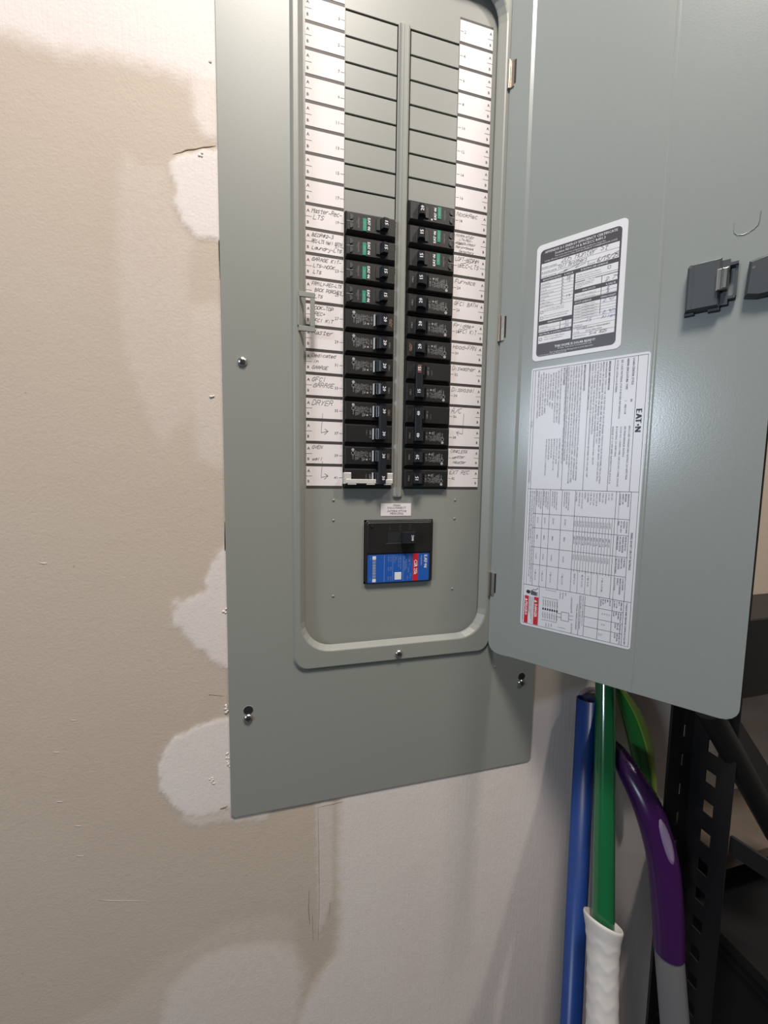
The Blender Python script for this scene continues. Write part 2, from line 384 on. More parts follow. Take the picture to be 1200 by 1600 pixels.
# trim cover: nested rings, outer flange > raised frame > rolled lip of the opening
mb = MB()
R = [rrect(-194.8, 198.7, -380, 758, 5, -7.2), rrect(-194.8, 198.7, -380, 758, 5, -9.4), rrect(-194.3, 198.2, -379.5, 757.5, 5, -10),
     rrect(-124.6, 126.6, -213, 591, 17, -10), rrect(-122.4, 124.4, -210.8, 588.8, 15, -12.2), rrect(-121.2, 123.2, -209.6, 587.6, 14, -13),
     rrect(-116.6, 119.6, -191.5, 569.5, 36, -13), rrect(-115.6, 118, -190.2, 568.5, 35, -12.2), rrect(-112, 112.3, -187.2, 566, 32, -6.5),
     rrect(-111, 111.2, -186.5, 565.3, 31, -5.2), rrect(-111, 111.2, -186.5, 565.3, 31, -4.2), rrect(-113, 113.2, -188.5, 567.3, 32, -4)]
mb.rings(R, GREY)
trim = mb.build('trim_cover', PANEL, fix=False)
for p in trim.data.polygons: p.use_smooth = False
bmx = bmesh.new(); bmx.from_mesh(trim.data); bmesh.ops.recalc_face_normals(bmx, faces=bmx.faces)
if max(bmx.faces, key=lambda f: f.calc_area()).normal.y > 0: bmesh.ops.reverse_faces(bmx, faces=bmx.faces)
bmx.to_mesh(trim.data); bmx.free()
# smooth only the corner bands
sol = trim.modifiers.new('edge', 'BEVEL'); sol.width = .0006; sol.segments = 2; sol.limit_method = 'ANGLE'; sol.angle_limit = math.radians(25)
# dead front: one sheet with two rows of breaker openings and the main opening
def sheet(xs, zs, holes, y, M):
    mb = MB()
    for i in range(len(xs)-1):
        for j in range(len(zs)-1):
            cx, cz = (xs[i]+xs[i+1])/2, (zs[j]+zs[j+1])/2
            if any(a < cx < b and c < cz < d for a, b, c, d in holes): continue
            mb.add([(xs[i], y, zs[j]), (xs[i+1], y, zs[j]), (xs[i+1], y, zs[j+1]), (xs[i], y, zs[j+1])], [(0, 1, 2, 3)], M)
    return mb
holes = [(XL0, XL1, -1.3, 507), (XR0, XR1, -1.3, 507), (-40.4, 47.6, -117, -38.8)]
mb = sheet([-126, -40.4, XL0, XL1, XR0, 47.6, XR1, 126] if False else sorted([-126, XL0, -40.4, XL1, XR0, 47.6, XR1, 126]), [-222, -117, -38.8, -1.3, 507, 598], holes, 0, GREY)
df = mb.build('dead_front', PANEL, fix=False)
bmx = bmesh.new(); bmx.from_mesh(df.data); bmesh.ops.remove_doubles(bmx, verts=bmx.verts, dist=1e-6); bmx.to_mesh(df.data); bmx.free()
so = df.modifiers.new('sheet', 'SOLIDIFY'); so.thickness = .0014; so.offset = -1
for x in (-77, 76.7):
    for z in (-15, -38.5, -129.3): mb = MB(); mb.disc((x, z), 1.5, -1.0, .1, GREY, 10, dome=.8); mb.build('dimple', df)
mb = MB(); mb.rings([rrect(-6.0, 6.4, -13, 511, 3, 0), rrect(-4.8, 5.2, -11.8, 509.8, 2.6, -1.8), rrect(-3.6, 4.0, -10.6, 508.6, 2, -2.6)], GREY, False, True)
mb.rings([rrect(-1.3, -.1, -9, 507, .4, -2.6), rrect(-1.2, -.2, -8.8, 506.8, .4, -3.3)], GREY, False, True)
mb.build('centre_rib', PANEL)
mb = MB(); mb.box(-126, 126, 20, 21, -222, 598, DARK)
for a, b in ((-67.5, -66.8), (-6.8, -6.2), (5.4, 5.9), (65.6, 66.3)): mb.box(a, b, 2, 20, -2, 508, DARK)
mb.build('interior_back', PANEL)
# filler plates over the unused spaces: plate sits in the opening, dark gap at its top and inner side
def filler(x0, x1, inner, i):
    mb = MB(); z0, z1 = 25.4*i-1.2, 25.4*(i+1)-3.1
    if inner == 'r': x1 -= 1.2
    else: x0 += 1.2
    mb.box(x0, x1, .15, 1.6, z0, z1, GREY, .3); return mb.build('filler_plate', PANEL)
for i in range(12, 20): filler(XL0, XL1, 'r', i)
for i in range(13, 20): filler(XR0, XR1, 'l', i)
# small nubs of snapped-off tabs beside the breakers
for i in range(9, 12):
    for k in (0, 1):
        mb = MB(); z = 25.4*(i+1)-2.5-k*3; mb.box(-8.6-k*.6, -6.9, -1.2, .8, z-.9, z+.9, STEEL, .3); mb.build('broken_tab', PANEL)
# screws
def screw(x, z, y, r=5, parent=PANEL):
    mb = MB(); mb.disc((x, z), r, y-3.0, y, STEEL, 20, dome=2.4); o = mb.build('screw', parent)
    mb = MB(); a = random.uniform(0, 1.5)
    for t in (a, a+math.pi/2):
        c, s_ = math.cos(t), math.sin(t); L = r*.55; q = .55
        mb.add([(x+c*i*L-s_*j*q, y-3.08, z+s_*i*L+c*j*q) for i, j in ((-1, -1), (1, -1), (1, 1), (-1, 1))], [(0, 1, 2, 3)], DARK)
    mb.disc((x, z), r*.22, y-3.15, y-3, DARK, 8); mb.build('screw_recess', o)
screw(-174.4, 131.2, -10); screw(-174.3, -261.7, -10); screw(177.5, -263.2, -10); screw(2, -202.6, -13, 4.6)
for x, z in ((-174.1, -252.5), (177.9, -254.2)):
    mb = MB(); n = 20
    for r0, r1, y0, y1, M in ((5.9, 5.3, -10.05, -10.3, GREY), (5.3, 5.2, -10.3, -9.0, GREY)):
        mb.rings([[(x+r*math.cos(2*math.pi*k/n), y, z+r*math.sin(2*math.pi*k/n)) for k in range(n)] for r, y in ((r0, y0), (r1, y1))], M)
    mb.disc((x, z), 5.2, -10.08, -10.02, DARK, n); mb.build('keyhole', PANEL)
mb = MB(); mb.disc((112-.5, -243), .0, -10, -10, GREY); 
mb = MB(); mb.disc((137, -236), 1.4, -11.2, -10, GREY, 10, dome=.8); mb.build('rivet', PANEL)
# catch that the door latch engages
mb = MB()
for a in ((-117, -99.6, 202.5, 207.8), (-117, -99.6, 167.3, 172.8), (-104.6, -99.6, 172.8, 202.5), (-118, -115.8, 172.8, 202.5)):
    mb.box(a[0], a[1], -14.2, -12.4, a[2], a[3], GREY, .35)
mb.build('door_catch', PANEL)
# main disconnect sticker
F0 = frame((0, 0, 0), (1, 0, 0), (0, 0, 1), (0, -1, 0))
mb = MB(); mb.box(-20, 18.3, -.35, 0, -34.2, -19, PAPER)
for s_, y, it in (('MAIN', -22.6, 0), ('DISCONNECT', -25.7, 0), ('INTERRUPTOR', -29.7, .25), ('PRINCIPAL', -32.7, .25)):
    text(mb, F0, s_, 0, y, 3.7, INK, .45, 'c', italic=it)
mb.build('main_disconnect_sticker', PANEL, label='small white sticker reading MAIN DISCONNECT above the main breaker')

# ------------------------------------------------------------------ circuit directory, left and right
LEFTW = {19: ['Master-Rec-', ' LTS'], 21: ['BEDR#2-3', 'REC-LTS Hall BATH', 'Laundry-LTS'], 23: ['GARAGE KIT-', ' LTS-NOOK', ' LTS'], 25: ['FAMILY-REC-LTS', '  BACK PORCHES', '  LTS'],
 27: ['COOK-TOP', '  REC+', 'GFCI KiT'], 29: ['Master'], 31: ['Dedicated', ' in', 'GARAGE'], 33: ['GFCI', ' GARAGE'], 35: ['DRYER'], 39: ['OVEN', '', 'wall']}
RIGHTW = {18: ['NookRec'], 20: ['FOYER-STUDY', '   LTS-REC-', 'POWDER-FRONT', 'Porch+Smoke', '   Detectors'], 22: ['LOFT-BEDR#4', '    REC-LTS'], 24: ['Furnace'], 26: ['GFCI BATH'],
 28: ['Fridge+', '    GFCI KiT'], 30: ['Hood-FAN'], 32: ['Diswasher'], 34: ['Disposal'], 36: ['A/C'], 40: ['TANKLESS', '    water', '   Heater'], 42: ['EXT REC']}
def directory(side):
    x0, x1 = (-108.4, -66.9) if side == 'l' else (65.4, 107.2)
    mb = MB(); mb.box(x0, x1, -.35, 0, -1.0, 25.4*21+1.2, CHAR)
    d = mb.build('circuit_directory', PANEL, label='%s strip of numbered circuit cards' % ('left' if side == 'l' else 'right'))
    for i in range(21):
        num = (41 if side == 'l' else 42) - 2*i; z0, z1 = 25.4*i+1.75, 25.4*(i+1)-1.65
        mb = MB(); mb.box(x0+.1, x1-.1, -.55, -.3, z0, z1, PAPER)
        h = z1-z0; zm = z0+h*.5
        if side == 'l':
            text(mb, F0, 'A', x0+1.3, z0+h*.70, 4.4, INK, .65, bold=.07); text(mb, F0, 'B', x0+1.3, z0+h*.16, 4.4, INK, .65, bold=.07)
            line(mb, F0, [(x0, zm), (x0+6.5, zm)], .35, INK, .65)
            text(mb, F0, str(num), x1-5.0, z0+h*.36, 4.6, INK, .65, 'r'); line(mb, F0, [(x1-4.2, z0+h*.43), (x1, z0+h*.43)], .35, INK, .65)
            hx, L, avail = x0+6.5, LEFTW.get(num, []), 33
        else:
            text(mb, F0, 'A', x1-4.6, z0+h*.70, 4.4, INK, .65, bold=.07); text(mb, F0, 'B', x1-4.6, z0+h*.16, 4.4, INK, .65, bold=.07)
            line(mb, F0, [(x1-7, zm), (x1, zm)], .35, INK, .65)
            text(mb, F0, str(num), x0+5.2, z0+h*.40, 4.6, INK, .65); line(mb, F0, [(x0+.6, z0+h*.47), (x0+4.2, z0+h*.47)], .35, INK, .65)
            hx, L, avail = x0+2.0, RIGHTW.get(num, []), 31
        lh = 4.6 if len(L) < 3 else (3.5 if len(L) == 3 else 2.5)
        if len(L) == 1 and num in (35, 36, 39): lh = 5.6
        step = {0: 0, 1: 0, 2: 7, 3: 6.8}.get(len(L), 4.4)
        for q, s_ in enumerate(L):
            ind = (len(s_)-len(s_.lstrip()))*1.5
            s_ = s_.strip()
            hand(mb, F0, s_, hx+ind, z1-1.6-lh-q*step+(.3 if q else 0), lh, width=min(avail-ind, len(s_)*lh*.85), wd=.38 if len(L) < 5 else .3, h=.7)
        if num in (35, 39): line(mb, F0, [(x0+18.5, z0+(5.5 if num == 35 else 2.5)), (x0+18.3, z0-1.5)], .4, PEN, .7)
        if num in (37, 41):
            line(mb, F0, [(x0+18, z1+1), (x0+17, z0+11), (x0+17.2, z0+9.5), (x0+24.5, z0+11.4)], .4, PEN, .7); line(mb, F0, [(x0+21, z0+14), (x0+24.8, z0+11.4), (x0+20.5, z0+7.5)], .4, PEN, .7)
        if num == 36: line(mb, F0, [(x0+19.5, z0+14.5), (x0+18.8, z0-1.5)], .4, PEN, .7)
        if num == 38:
            line(mb, F0, [(x0+18.8, z1+1), (x0+18.4, z0+16), (x0+18, z0+15), (x0+10.5, z0+16.6)], .4, PEN, .7); line(mb, F0, [(x0+13.5, z0+18.4), (x0+10.2, z0+16.6), (x0+12.5, z0+13.2)], .4, PEN, .7)
        mb.build('directory_card', d)
directory('l'); directory('r')

# ------------------------------------------------------------------ circuit breakers
# local frame: x from the outer end (-29) to the inner end (+29), y depth, z up; right column is turned by 180 degrees
HX = 28.6
FT = frame((0, -6, 0), (0, 0, -1), (1, 0, 0), (0, -1, 0))      # print reads downwards: FT(along, across)
def body_block(mb, z0, z1, hz, wide):
    """moulded case with a raised face between z0..z1 and lower ledges"""
    zc = (z0+z1)/2
    mb.box(-HX, HX, -1.6, 16, zc-hz, zc+hz, BLK, .4)
    x0, x1 = -HX+.3, HX-.3
    s = 1.3 if not wide else 2.6
    mb.rings([[(x0, -1.6, z0-s), (x1, -1.6, z0-s), (x1, -1.6, z1+s), (x0, -1.6, z1+s)],
              [(x0+.5, -5.3, z0), (x1-.5, -5.3, z0), (x1-.5, -5.3, z1), (x0+.5, -5.3, z1)],
              [(x0+1.1, -6, z0+.6), (x1-1.1, -6, z0+.6), (x1-1.1, -6, z1-.6), (x0+1.1, -6, z1-.6)]], BLK, False, True)
def std_print(mb, zc, full=True):
    F = frame((0, -6, zc), (0, 0, -1), (1, 0, 0), (0, -1, 0))
    if full:
        for x, r in ((-18.6, 1.9), (-18.4, 2.0)):
            pass
        for cx, cz, rr, fill_ in ((6.8, -19, 1.7, 1), (2.8, -18.9, 1.9, 0)):
            n = 14
            if fill_: mb.add([F(-cx+rr*math.cos(k*6.283/n), cz+rr*math.sin(k*6.283/n), .05) for k in range(n)], [tuple(range(n))], DIMW)
            else: line(mb, F, [(-cx+rr*math.cos(k*6.283/n), cz+rr*math.sin(k*6.283/n)) for k in range(n+1)], .45, DIMW, .05)
        text(mb, F, 'LR', -2.9+1.1, -19.6, 2.4, DIMW, .06); text(mb, F, 'LISTED', 0, -19.4, 1.5, DIMW, .06)
        rows = ['ISSUE NO.', 'TYPE BR', '120/240V~', 'CU-AL 60/75', 'HACR SWD', '40 C  CTL', '10 kA', '~V  IC']
        for k, s_ in enumerate(rows): text(mb, F, s_, -5.6+(k % 3)*.5, -16.6+k*2.0, 2.3, DIMW, .05, width=11.5-(k % 4)*1.4)
        mb.quad(F, 3.2, 5.0, -3.6, -1.6, DIMW, .05); mb.quad(F, 3.2, 5, -6.4, -5.2, DIMW, .05)
    else: text(mb, F, 'PUSH TO RESET'[:8], -4.5, -3.6, 1.3, DIMW, .05, width=8)
    text(mb, F, 'OFF O', -4.6, .3, 3.0, DIMW, .05, width=9.4)
    text(mb, F, 'ON I', -3.6, 22.0, 2.8, DKG if not full else DIMW, .05, width=7)
def handle_parts(root, zc, amp, kind, tie=False, hid=None):
    z0, z1 = zc-5.9, zc+5.9
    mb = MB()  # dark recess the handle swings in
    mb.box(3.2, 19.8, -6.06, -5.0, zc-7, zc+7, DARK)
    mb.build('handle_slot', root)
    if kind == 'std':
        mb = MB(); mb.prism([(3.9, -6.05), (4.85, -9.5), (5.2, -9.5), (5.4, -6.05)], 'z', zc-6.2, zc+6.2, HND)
        mb.add([(3.8, -6.1, zc-6.2), (4.75, -9.5, zc-6.2), (4.75, -9.5, zc+6.2), (3.8, -6.1, zc+6.2)], [(0, 1, 2, 3)], GLINT); mb.build('handle_glint', root)  # white outer face paints the daylight reflection on the glossy handle base
    mb = MB()
    P = [(6.2, -5.6), (7.0, -9.6), (11.2, -13.2), (12.6, -13.9), (17.8, -13.1), (18.6, -12.2), (18.4, -5.6)]
    if kind == 'afci': P = [(9.4, -5.6), (10.2, -9.2), (12.2, -12.4), (13.2, -13.3), (17.8, -12.6), (18.5, -11.8), (18.4, -5.6)]; z0, z1 = zc-5.4, zc+5.4
    mb.prism(P, 'z', z0, z1, HND)
    if kind == 'afci': mb.prism([(5.2, -5.9), (5.6, -6.9), (9.6, -7.4), (9.6, -5.9)], 'z', zc-5.8, zc+5.8, BLK)
    if kind == 'std':  # finger ribs
        mb.prism([(7.6, -10.2), (8.0, -11.1), (9.2, -11.5), (9.2, -11.0)], 'z', z0+.3, z1-.3, HND)
    Fh = frame((12.7, -14.1 if kind == 'std' else -13.45, zc), (0, 0, -1), (5.2/5.26, .8/5.26, 0), (.15, -.99, 0))
    text(mb, Fh, amp, 0, .9, 5.6, WHT, .12, 'c', squeeze=1.0, bold=.22)
    mb.build('handle', root)
def make_afci(amp, dot=False):
    root = thing('circuit_breaker', '', 'circuit breaker', (0, 0, 0)); 
    mb = MB(); body_block(mb, -8.4, 10.6, 12.4, True)
    F = FT
    # EATON lettering
    mb.quad(F, -8.2, 6.0, -4.9, -.7, DARK, .04)
    for ch, x in (('E', -6.2), ('A', -3.9), ('T', -1.2), ('N', 3.4)): text(mb, F, ch, x-.9, -4.2, 4.3, WHT, .1, bold=.28)
    mb.quad(F, 1.4, 2.3, -3.2, -2.2, WHT, .1)
    if dot: mb.quad(F, -8.4, -6.6, .6, 2.2, WHT, .1)
    text(mb, F, 'COMBINATION TYPE', -6.2, -15.2, 1.2, DIMW, .08, width=11)
    mb.quad(F, -6.4, 5.2, -14.0, -13.2, DKG, .06); mb.quad(F, -2.5, 0.8, -16.9, -15.9, DKG, .06); mb.quad(F, -2.2, .4, -11.6, -10.9, DKG, .06)
    for t in (-5, -.8, 4.4, 8): pass
    for t in (-3.0, 2.4): line(mb, F, [(t, 20.5), (t, 27)], .3, DKG, .05)
    mb.build('case', root, (0, 0, 0))
    mb = MB(); mb.quad(F, -6.4, 7.4, -9.9, -5.6, DKG, .08); mb.box(-9.9, -5.6, -6.5, -6, -7.4, 5.6, GRN, .2)
    F2 = frame((0, -6.5, 0), (0, 0, -1), (1, 0, 0), (0, -1, 0)); text(mb, F2, 'AF/CI', 1.2, -8.6, 2.8, DIMW, .08, 'c')
    mb.build('label_plate', root, (0, 0, 0), label='green label plate')
    for z, s in ((5.2, 1), (-3.6, -1)):
        mb = MB(); n = 9
        poly = [(-22.5 + 2.7*math.cos(math.pi*k/n - math.pi/2)*1.0, z + 2.9*math.sin(math.pi*k/n - math.pi/2)) for k in range(n+1)]
        mb.prism([(-24+0.0, z-2.9)] + [( -24+(p[0]+22.5)*1.2, p[1]) for p in poly], 'y', -6.9, -6, DKG); mb.build('test_button', root, (0, 0, 0))
    mb = MB(); line(mb, F, [(-.8, -27.5), (-.8, -20.5)], .35, DIMW, .12); mb.build('marking_line', root, (0, 0, 0))
    # the handle stands in a swinging recess
    handle_parts(root, 1.4, amp, 'afci')
    return root
def make_std(amp, tint=None):
    root = thing('circuit_breaker', '', 'circuit breaker', (0, 0, 0))
    mb = MB(); body_block(mb, -9.9, 9.9, 12.3, False); std_print(mb, 0)
    if tint: line(mb, FT, [(-4, 24), (-2, 25.4), (-1, 23.6), (1.5, 25.6), (3, 24), (4.5, 25)], tint, ORG, .12)
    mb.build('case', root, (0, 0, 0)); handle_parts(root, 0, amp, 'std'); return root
def make_double(amp, reddish=False, bracket=False):
    root = thing('circuit_breaker', '', 'circuit breaker', (0, 0, 0))
    mb = MB()
    for zc in (12.7, -12.7): body_block(mb, zc-9.9, zc+9.9, 12.6, False)
    std_print(mb, 12.7, True); std_print(mb, -12.7, False)
    
    if amp == '30': line(mb, FT, [(-16, 24), (-14, 25.4), (-12, 23.8), (-9, 25)], .3, ORG, .12)
    mb.build('case', root, (0, 0, 0))
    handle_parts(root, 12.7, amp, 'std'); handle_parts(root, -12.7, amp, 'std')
    mb = MB(); mb.prism([(9.8, -12.4), (11.8, -14.6), (13, -15.0), (18.2, -14.2), (18.9, -13.4), (18.9, -10), (9.8, -10)], 'z', -19, 19, HND)
    for zc in (12.7, -12.7):
        Fh = frame((12.9, -15.15, zc), (0, 0, -1), (5.2/5.26, .8/5.26, 0), (.15, -.99, 0))
        if reddish and zc < 0: mb.quad(Fh, -4.6, 4.6, .3, 4.6, mat('faded_red_mark', (.16, .05, .045), .6), .06)
        text(mb, Fh, amp, 0, .9, 5.2, WHT, .12, 'c', bold=.2)
    mb.build('handle_tie', root); return root
def place(proto, side, i, label, first, poles=1, group=None):
    if first: r = proto
    else:
        r = proto.copy(); col.objects.link(r)
        for ch in proto.children:
            c = ch.copy(); col.objects.link(c); c.parent = r
    xc = (XL0+XL1)/2 if side == 'l' else (XR0+XR1)/2
    z = 25.4*(i+.5*poles)-1.2
    r.location = W((xc, 0, z))
    if side == 'r': r.rotation_euler = (0, math.pi, 0)
    r['label'] = label; r['group'] = group or 'circuit breakers in the two columns of the panel'; r['_o'] = [0, 0, 0]
    return r
A15, A20 = make_afci('15'), make_afci('20', True)
S15, S20, S20o = make_std('15'), make_std('20'), make_std('20', .7)
D15, D40, D30 = make_double('15', True), make_double('40'), make_double('30')
names = {19: 'black breaker with green plate, topmost of the left column, beside card 19', 21: 'black breaker with green plate, second from top on the left, beside card 21',
 23: 'black breaker with green plate, third from top on the left, beside card 23', 25: 'black breaker with green plate, lowest green one on the left, beside card 25'}
for n, i in ((19, 11), (21, 10), (23, 9), (25, 8)): place(A15, 'l', i, names[n], n == 19)
place(S20o, 'l', 7, 'plain black 20 amp breaker with an orange scrape, beside card 27', True)
place(S20, 'l', 6, 'plain black 20 amp breaker beside card 29 reading Master', True)
place(S20, 'l', 5, 'plain black 20 amp breaker beside card 31 reading Dedicated in Garage', False)
place(S20, 'l', 4, 'plain black 20 amp breaker beside card 33 reading GFCI Garage', False)
place(D30, 'l', 2, 'double black 30 amp breaker with joined handles beside the dryer card', True, 2)
place(D30, 'l', 0, 'double black 30 amp breaker under the white metal hold-down, beside the oven card', False, 2)
place(A20, 'r', 12, 'black 20 amp breaker with green plate, topmost of the right column', True)
place(A15, 'r', 11, 'black 15 amp breaker with green plate, second on the right, beside card 20', False)
place(A15, 'r', 10, 'black 15 amp breaker with green plate, third on the right, beside card 22', False)
place(S15, 'r', 9, 'plain black 15 amp breaker beside card 24 reading Furnace', True)
place(S20, 'r', 8, 'plain black 20 amp breaker beside card 26 reading GFCI Bath', False)
place(S20, 'r', 7, 'plain black 20 amp breaker beside card 28 reading Fridge', False)
place(S20o, 'r', 6, 'plain black 20 amp breaker with an orange scrape, beside card 30 reading Hood-Fan', False)
place(D15, 'r', 4, 'double black 15 amp breaker with a reddish mark, beside cards 32 and 34', True, 2)
place(D40, 'r', 2, 'double black 40 amp breaker with joined handles beside the A/C card', True, 2)
place(S20, 'r', 1, 'plain black 20 amp breaker beside card 40 reading Tankless water Heater', False)
place(S15, 'r', 0, 'plain black 15 amp breaker at the foot of the right column', False)
# hold-down bracket across the lowest left breaker
t = thing('breaker_bracket', 'white metal hold-down bracket across the lowest left breaker', 'bracket', (-37, -6, 6))
mb = MB(); mb.box(-64.0, -8.6, -10.6, -8.6, 5.0, 9.8, GALV, .3); mb.box(-63.5, -9, -9.6, -8.4, 3.4, 5.0, DKG); 
for a, b in ((-62, -52), (-40, -30), (-19, -10)): mb.box(a, b, -10.4, -8.4, 3.4, 5.2, GALV, .3)
mb.build('crossbar', t)
for a, b in ((-66.4, -58), (-15.2, -8.2)):
    mb = MB(); mb.box(a, b, -9.8, -7.2, 6.0, 17.4, GALV, .6)
    if a < -60: mb.box(a, a+2.2, -10.2, 0, 4.4, 17.2, GALV, .3)
    mb.build('ear', t)

# main breaker
t = thing('main_breaker', 'wide black main breaker with a blue and red label, below the two columns', 'circuit breaker', (3.6, 0, -117))
mb = MB(); mb.rings([rrect(-39.6, 46.8, -116.4, -39.4, 3.5, 16), rrect(-39.6, 46.8, -116.4, -39.4, 3.5, -3), rrect(-38.6, 45.8, -115.4, -40.4, 3, -4.2)], BLK, False, True)
mb.rings([rrect(-37.2, 44.4, -79.4, -41.4, 2, -4.2), rrect(-36.4, 43.6, -78.6, -42.2, 2, -5.0)], BLK, False, True)
Fm = frame((0, -5.0, 0), (0, 0, -1), (1, 0, 0), (0, -1, 0))
for s_, x in (('OFF', -11.2), ('TRIP', 1.6), ('ON', 14.2)): text(mb, Fm, s_, 43.4, x, 4.2, DKG, .15, width=9)
mb.disc((-31.5, -45.4), 2.2, -5.6, -5, BLK, 14); mb.disc((-31.5, -45.4), 1.1, -5.7, -5, DARK, 10)
mb.build('case', t)
mb = MB(); mb.box(-14, 12, -5.15, -4.9, -67.6, -66.7, GPL); mb.box(-12, 7, -5.1, -4.8, -66.7, -53.5, DARK); mb.build('handle_slot', t)
mb = MB(); mb.prism([(4.4, -5), (5.4, -10), (7.4, -12.8), (13, -14.4), (19.6, -13.4), (21.4, -11), (22.6, -5)], 'z', -66.4, -53.2, HND)
Fq = frame((13.8, -14.4, -59.8), (0, 0, -1), (.99, .15, 0), (.15, -.99, 0)); text(mb, Fq, '200', 0, 1.2, 4.6, WHT, .12, 'c', bold=.2, width=7)
mb.build('handle', t)
mb = MB(); mb.rings([rrect(-36.6, 42.0, -114.8, -80.6, 1.8, -4.2), rrect(-36.6, 42.0, -114.8, -80.6, 1.8, -4.5)], BLU, False, True)
Fb = frame((0, -4.5, 0), (0, 0, -1), (1, 0, 0), (0, -1, 0))      # along = -z, across = x
mb.quad(Fb, 80.6, 114.8, 20.6, 27.6, RED, .06)
text(mb, Fb, 'CSR 25k', 88.2, 22.2, 6.2, WHT, .12, bold=.2, width=18.5)
for ch, x in (('E', 82.6), ('A', 86.2), ('T', 89.4), ('N', 94.6)): text(mb, Fb, ch, x, 35.4, 5.4, WHT, .12, bold=.35)
mb.quad(Fb, 93.1, 94.2, 36.8, 38.0, WHT, .12); text(mb, Fb, 'Circuit Breaker', 82.8, 31.2, 2.2, WHT, .12, width=13)
LB = mat('pale_blue_print', (.28, .38, .62), .4)
for x in (8.0, -5.2, -16.0): mb.quad(Fb, 81.6, 114, x, x+.35, LB, .08)
for s_, x0, x, wd in (('200 A', 82.6, 17.6, 5.5), ('CSR2200N', 82.6, 14.4, 8), ('120/240 V~', 82.6, 14.4+1.6, 13), ('2 Pole', 105, 17.0, 7), ('60/75 C', 108, 13.2, 5), ('50/60Hz', 98, 14.4, 6), ('Interrupting', 87, 11.6, 12), ('Cat. CSR2200N', 82.6, 9.2, 20),
                      ('Suitable for use with', 82.6, 4.2, 17), ('CU/AL Wire Only', 82.6, 1.6, 14), ('Torque', 82.6, -1.0, 5), ('250 lb-in', 82.6, -3.4, 9), ('Line Load', 82.6, -8.2, 7), ('4/0-250', 82.6, -11.2, 7), ('28 Nm', 96, -8.2, 5), ('C10-74', 96, -11.2, 5), ('Made in', 108, -8.2, 5.5), ('Issue', 108, -11.2, 5)):
    text(mb, Fb, s_, x0, x, 2.5, LB, .1, width=wd)
mb.rings([[Fb(103.2, -2.6, .1), Fb(112.4, -2.6, .1), Fb(112.4, 6, .1), Fb(103.2, 6, .1)], [Fb(103.4, -2.4, .3), Fb(112.2, -2.4, .3), Fb(112.2, 5.8, .3), Fb(103.4, 5.8, .3)]], WHT, False, True)
BG = mat('grey_bar_print', (.42, .44, .48), .5)
mb.quad(Fb, 82.2, 86.4, -30.6, -26.2, WHT, .1); mb.quad(Fb, 110, 114, -30.6, -26.2, WHT, .1)
x = 87.2
while x < 109.4:
    wd = random.choice((.3, .5, .8)); mb.quad(Fb, x, x+wd, -30.4, -26.4, BG, .1); x += wd+random.choice((.3, .5))
text(mb, Fb, '33-1247', 82.4, -33.6, 1.8, LB, .1, width=4); text(mb, Fb, 'USA', 108, -33.6, 1.8, LB, .1, width=5)
mb.build('rating_plate', t, label='blue rating plate with a red band')

# ------------------------------------------------------------------ door
TH = 0.6443; Wd = 246.8; DZ0, DZ1 = -212.0, 590.0
HXD, HYD = 123.6, -13.0
de = Vector((math.sin(TH), -math.cos(TH), 0)); dn = Vector((-math.cos(TH), -math.sin(TH), 0))
FD = frame((HXD, HYD, 0), de, (0, 0, 1), dn)                   # FD(s, z, h): h towards the camera
prof = [0, .6, 2, 5, 9, 14, 19, 24, 25, 27.6, 28.6, 60, 100, 140, 158, 159.3, 160.6, 162, 200, 226, 233, 238, 242, 245, 246.4, Wd]
def ph(s): return 0 if s <= 24 else (-1.5*(s-24)/3.6 if s < 27.6 else (-1.0 if 159 < s < 161 else -1.5))
def pz(s):
    r = 14.0; e = min(s, Wd-s)
    return r - math.sqrt(max(0, r*r-(r-e)**2)) if e < r else 0
mb = MB()
rs = []
for s in prof:
    h = ph(s); z0, z1 = DZ0+pz(s), DZ1-pz(s)
    rs.append([FD(s, z0+.6, h), FD(s, z1-.6, h), FD(s, z1, h-.6), FD(s, z1, h-9), FD(s, z1-1, h-9.6), FD(s, z0+1, h-9.6), FD(s, z0, h-9), FD(s, z0, h-.6)])
mb.rings(rs, GREYD, True, True)
door = mb.build('door', PANEL)
# hinges
for z in (476.4, 194.0, -121.6):
    mb = MB()
    q = [FD(-3.2, z, .8), FD(6.5, z, .8)]
    mb.tube([FD(-.2, z-15, 1.6), FD(-.2, z+15, 1.6)], 1.9, BRASS, 10)
    mb.rings([[FD(.5, z-14, .1), FD(5.5, z-14, .1), FD(5.5, z+14, .1), FD(.5, z+14, .1)], [FD(.5, z-14, 1.1), FD(5.5, z-14, 1.1), FD(5.5, z+14, 1.1), FD(.5, z+14, 1.1)]], BRASS, True, True)
    mb.rings([[FD(5.5, z-11, .05), FD(7.4, z-11, .05), FD(7.4, z+14, .05), FD(5.5, z+14, .05)], [FD(5.5, z-11, .25), FD(7.4, z-11, .25), FD(7.4, z+14, .25), FD(5.5, z+14, .25)]], DARK, True, True)
    mb.build('hinge', door)
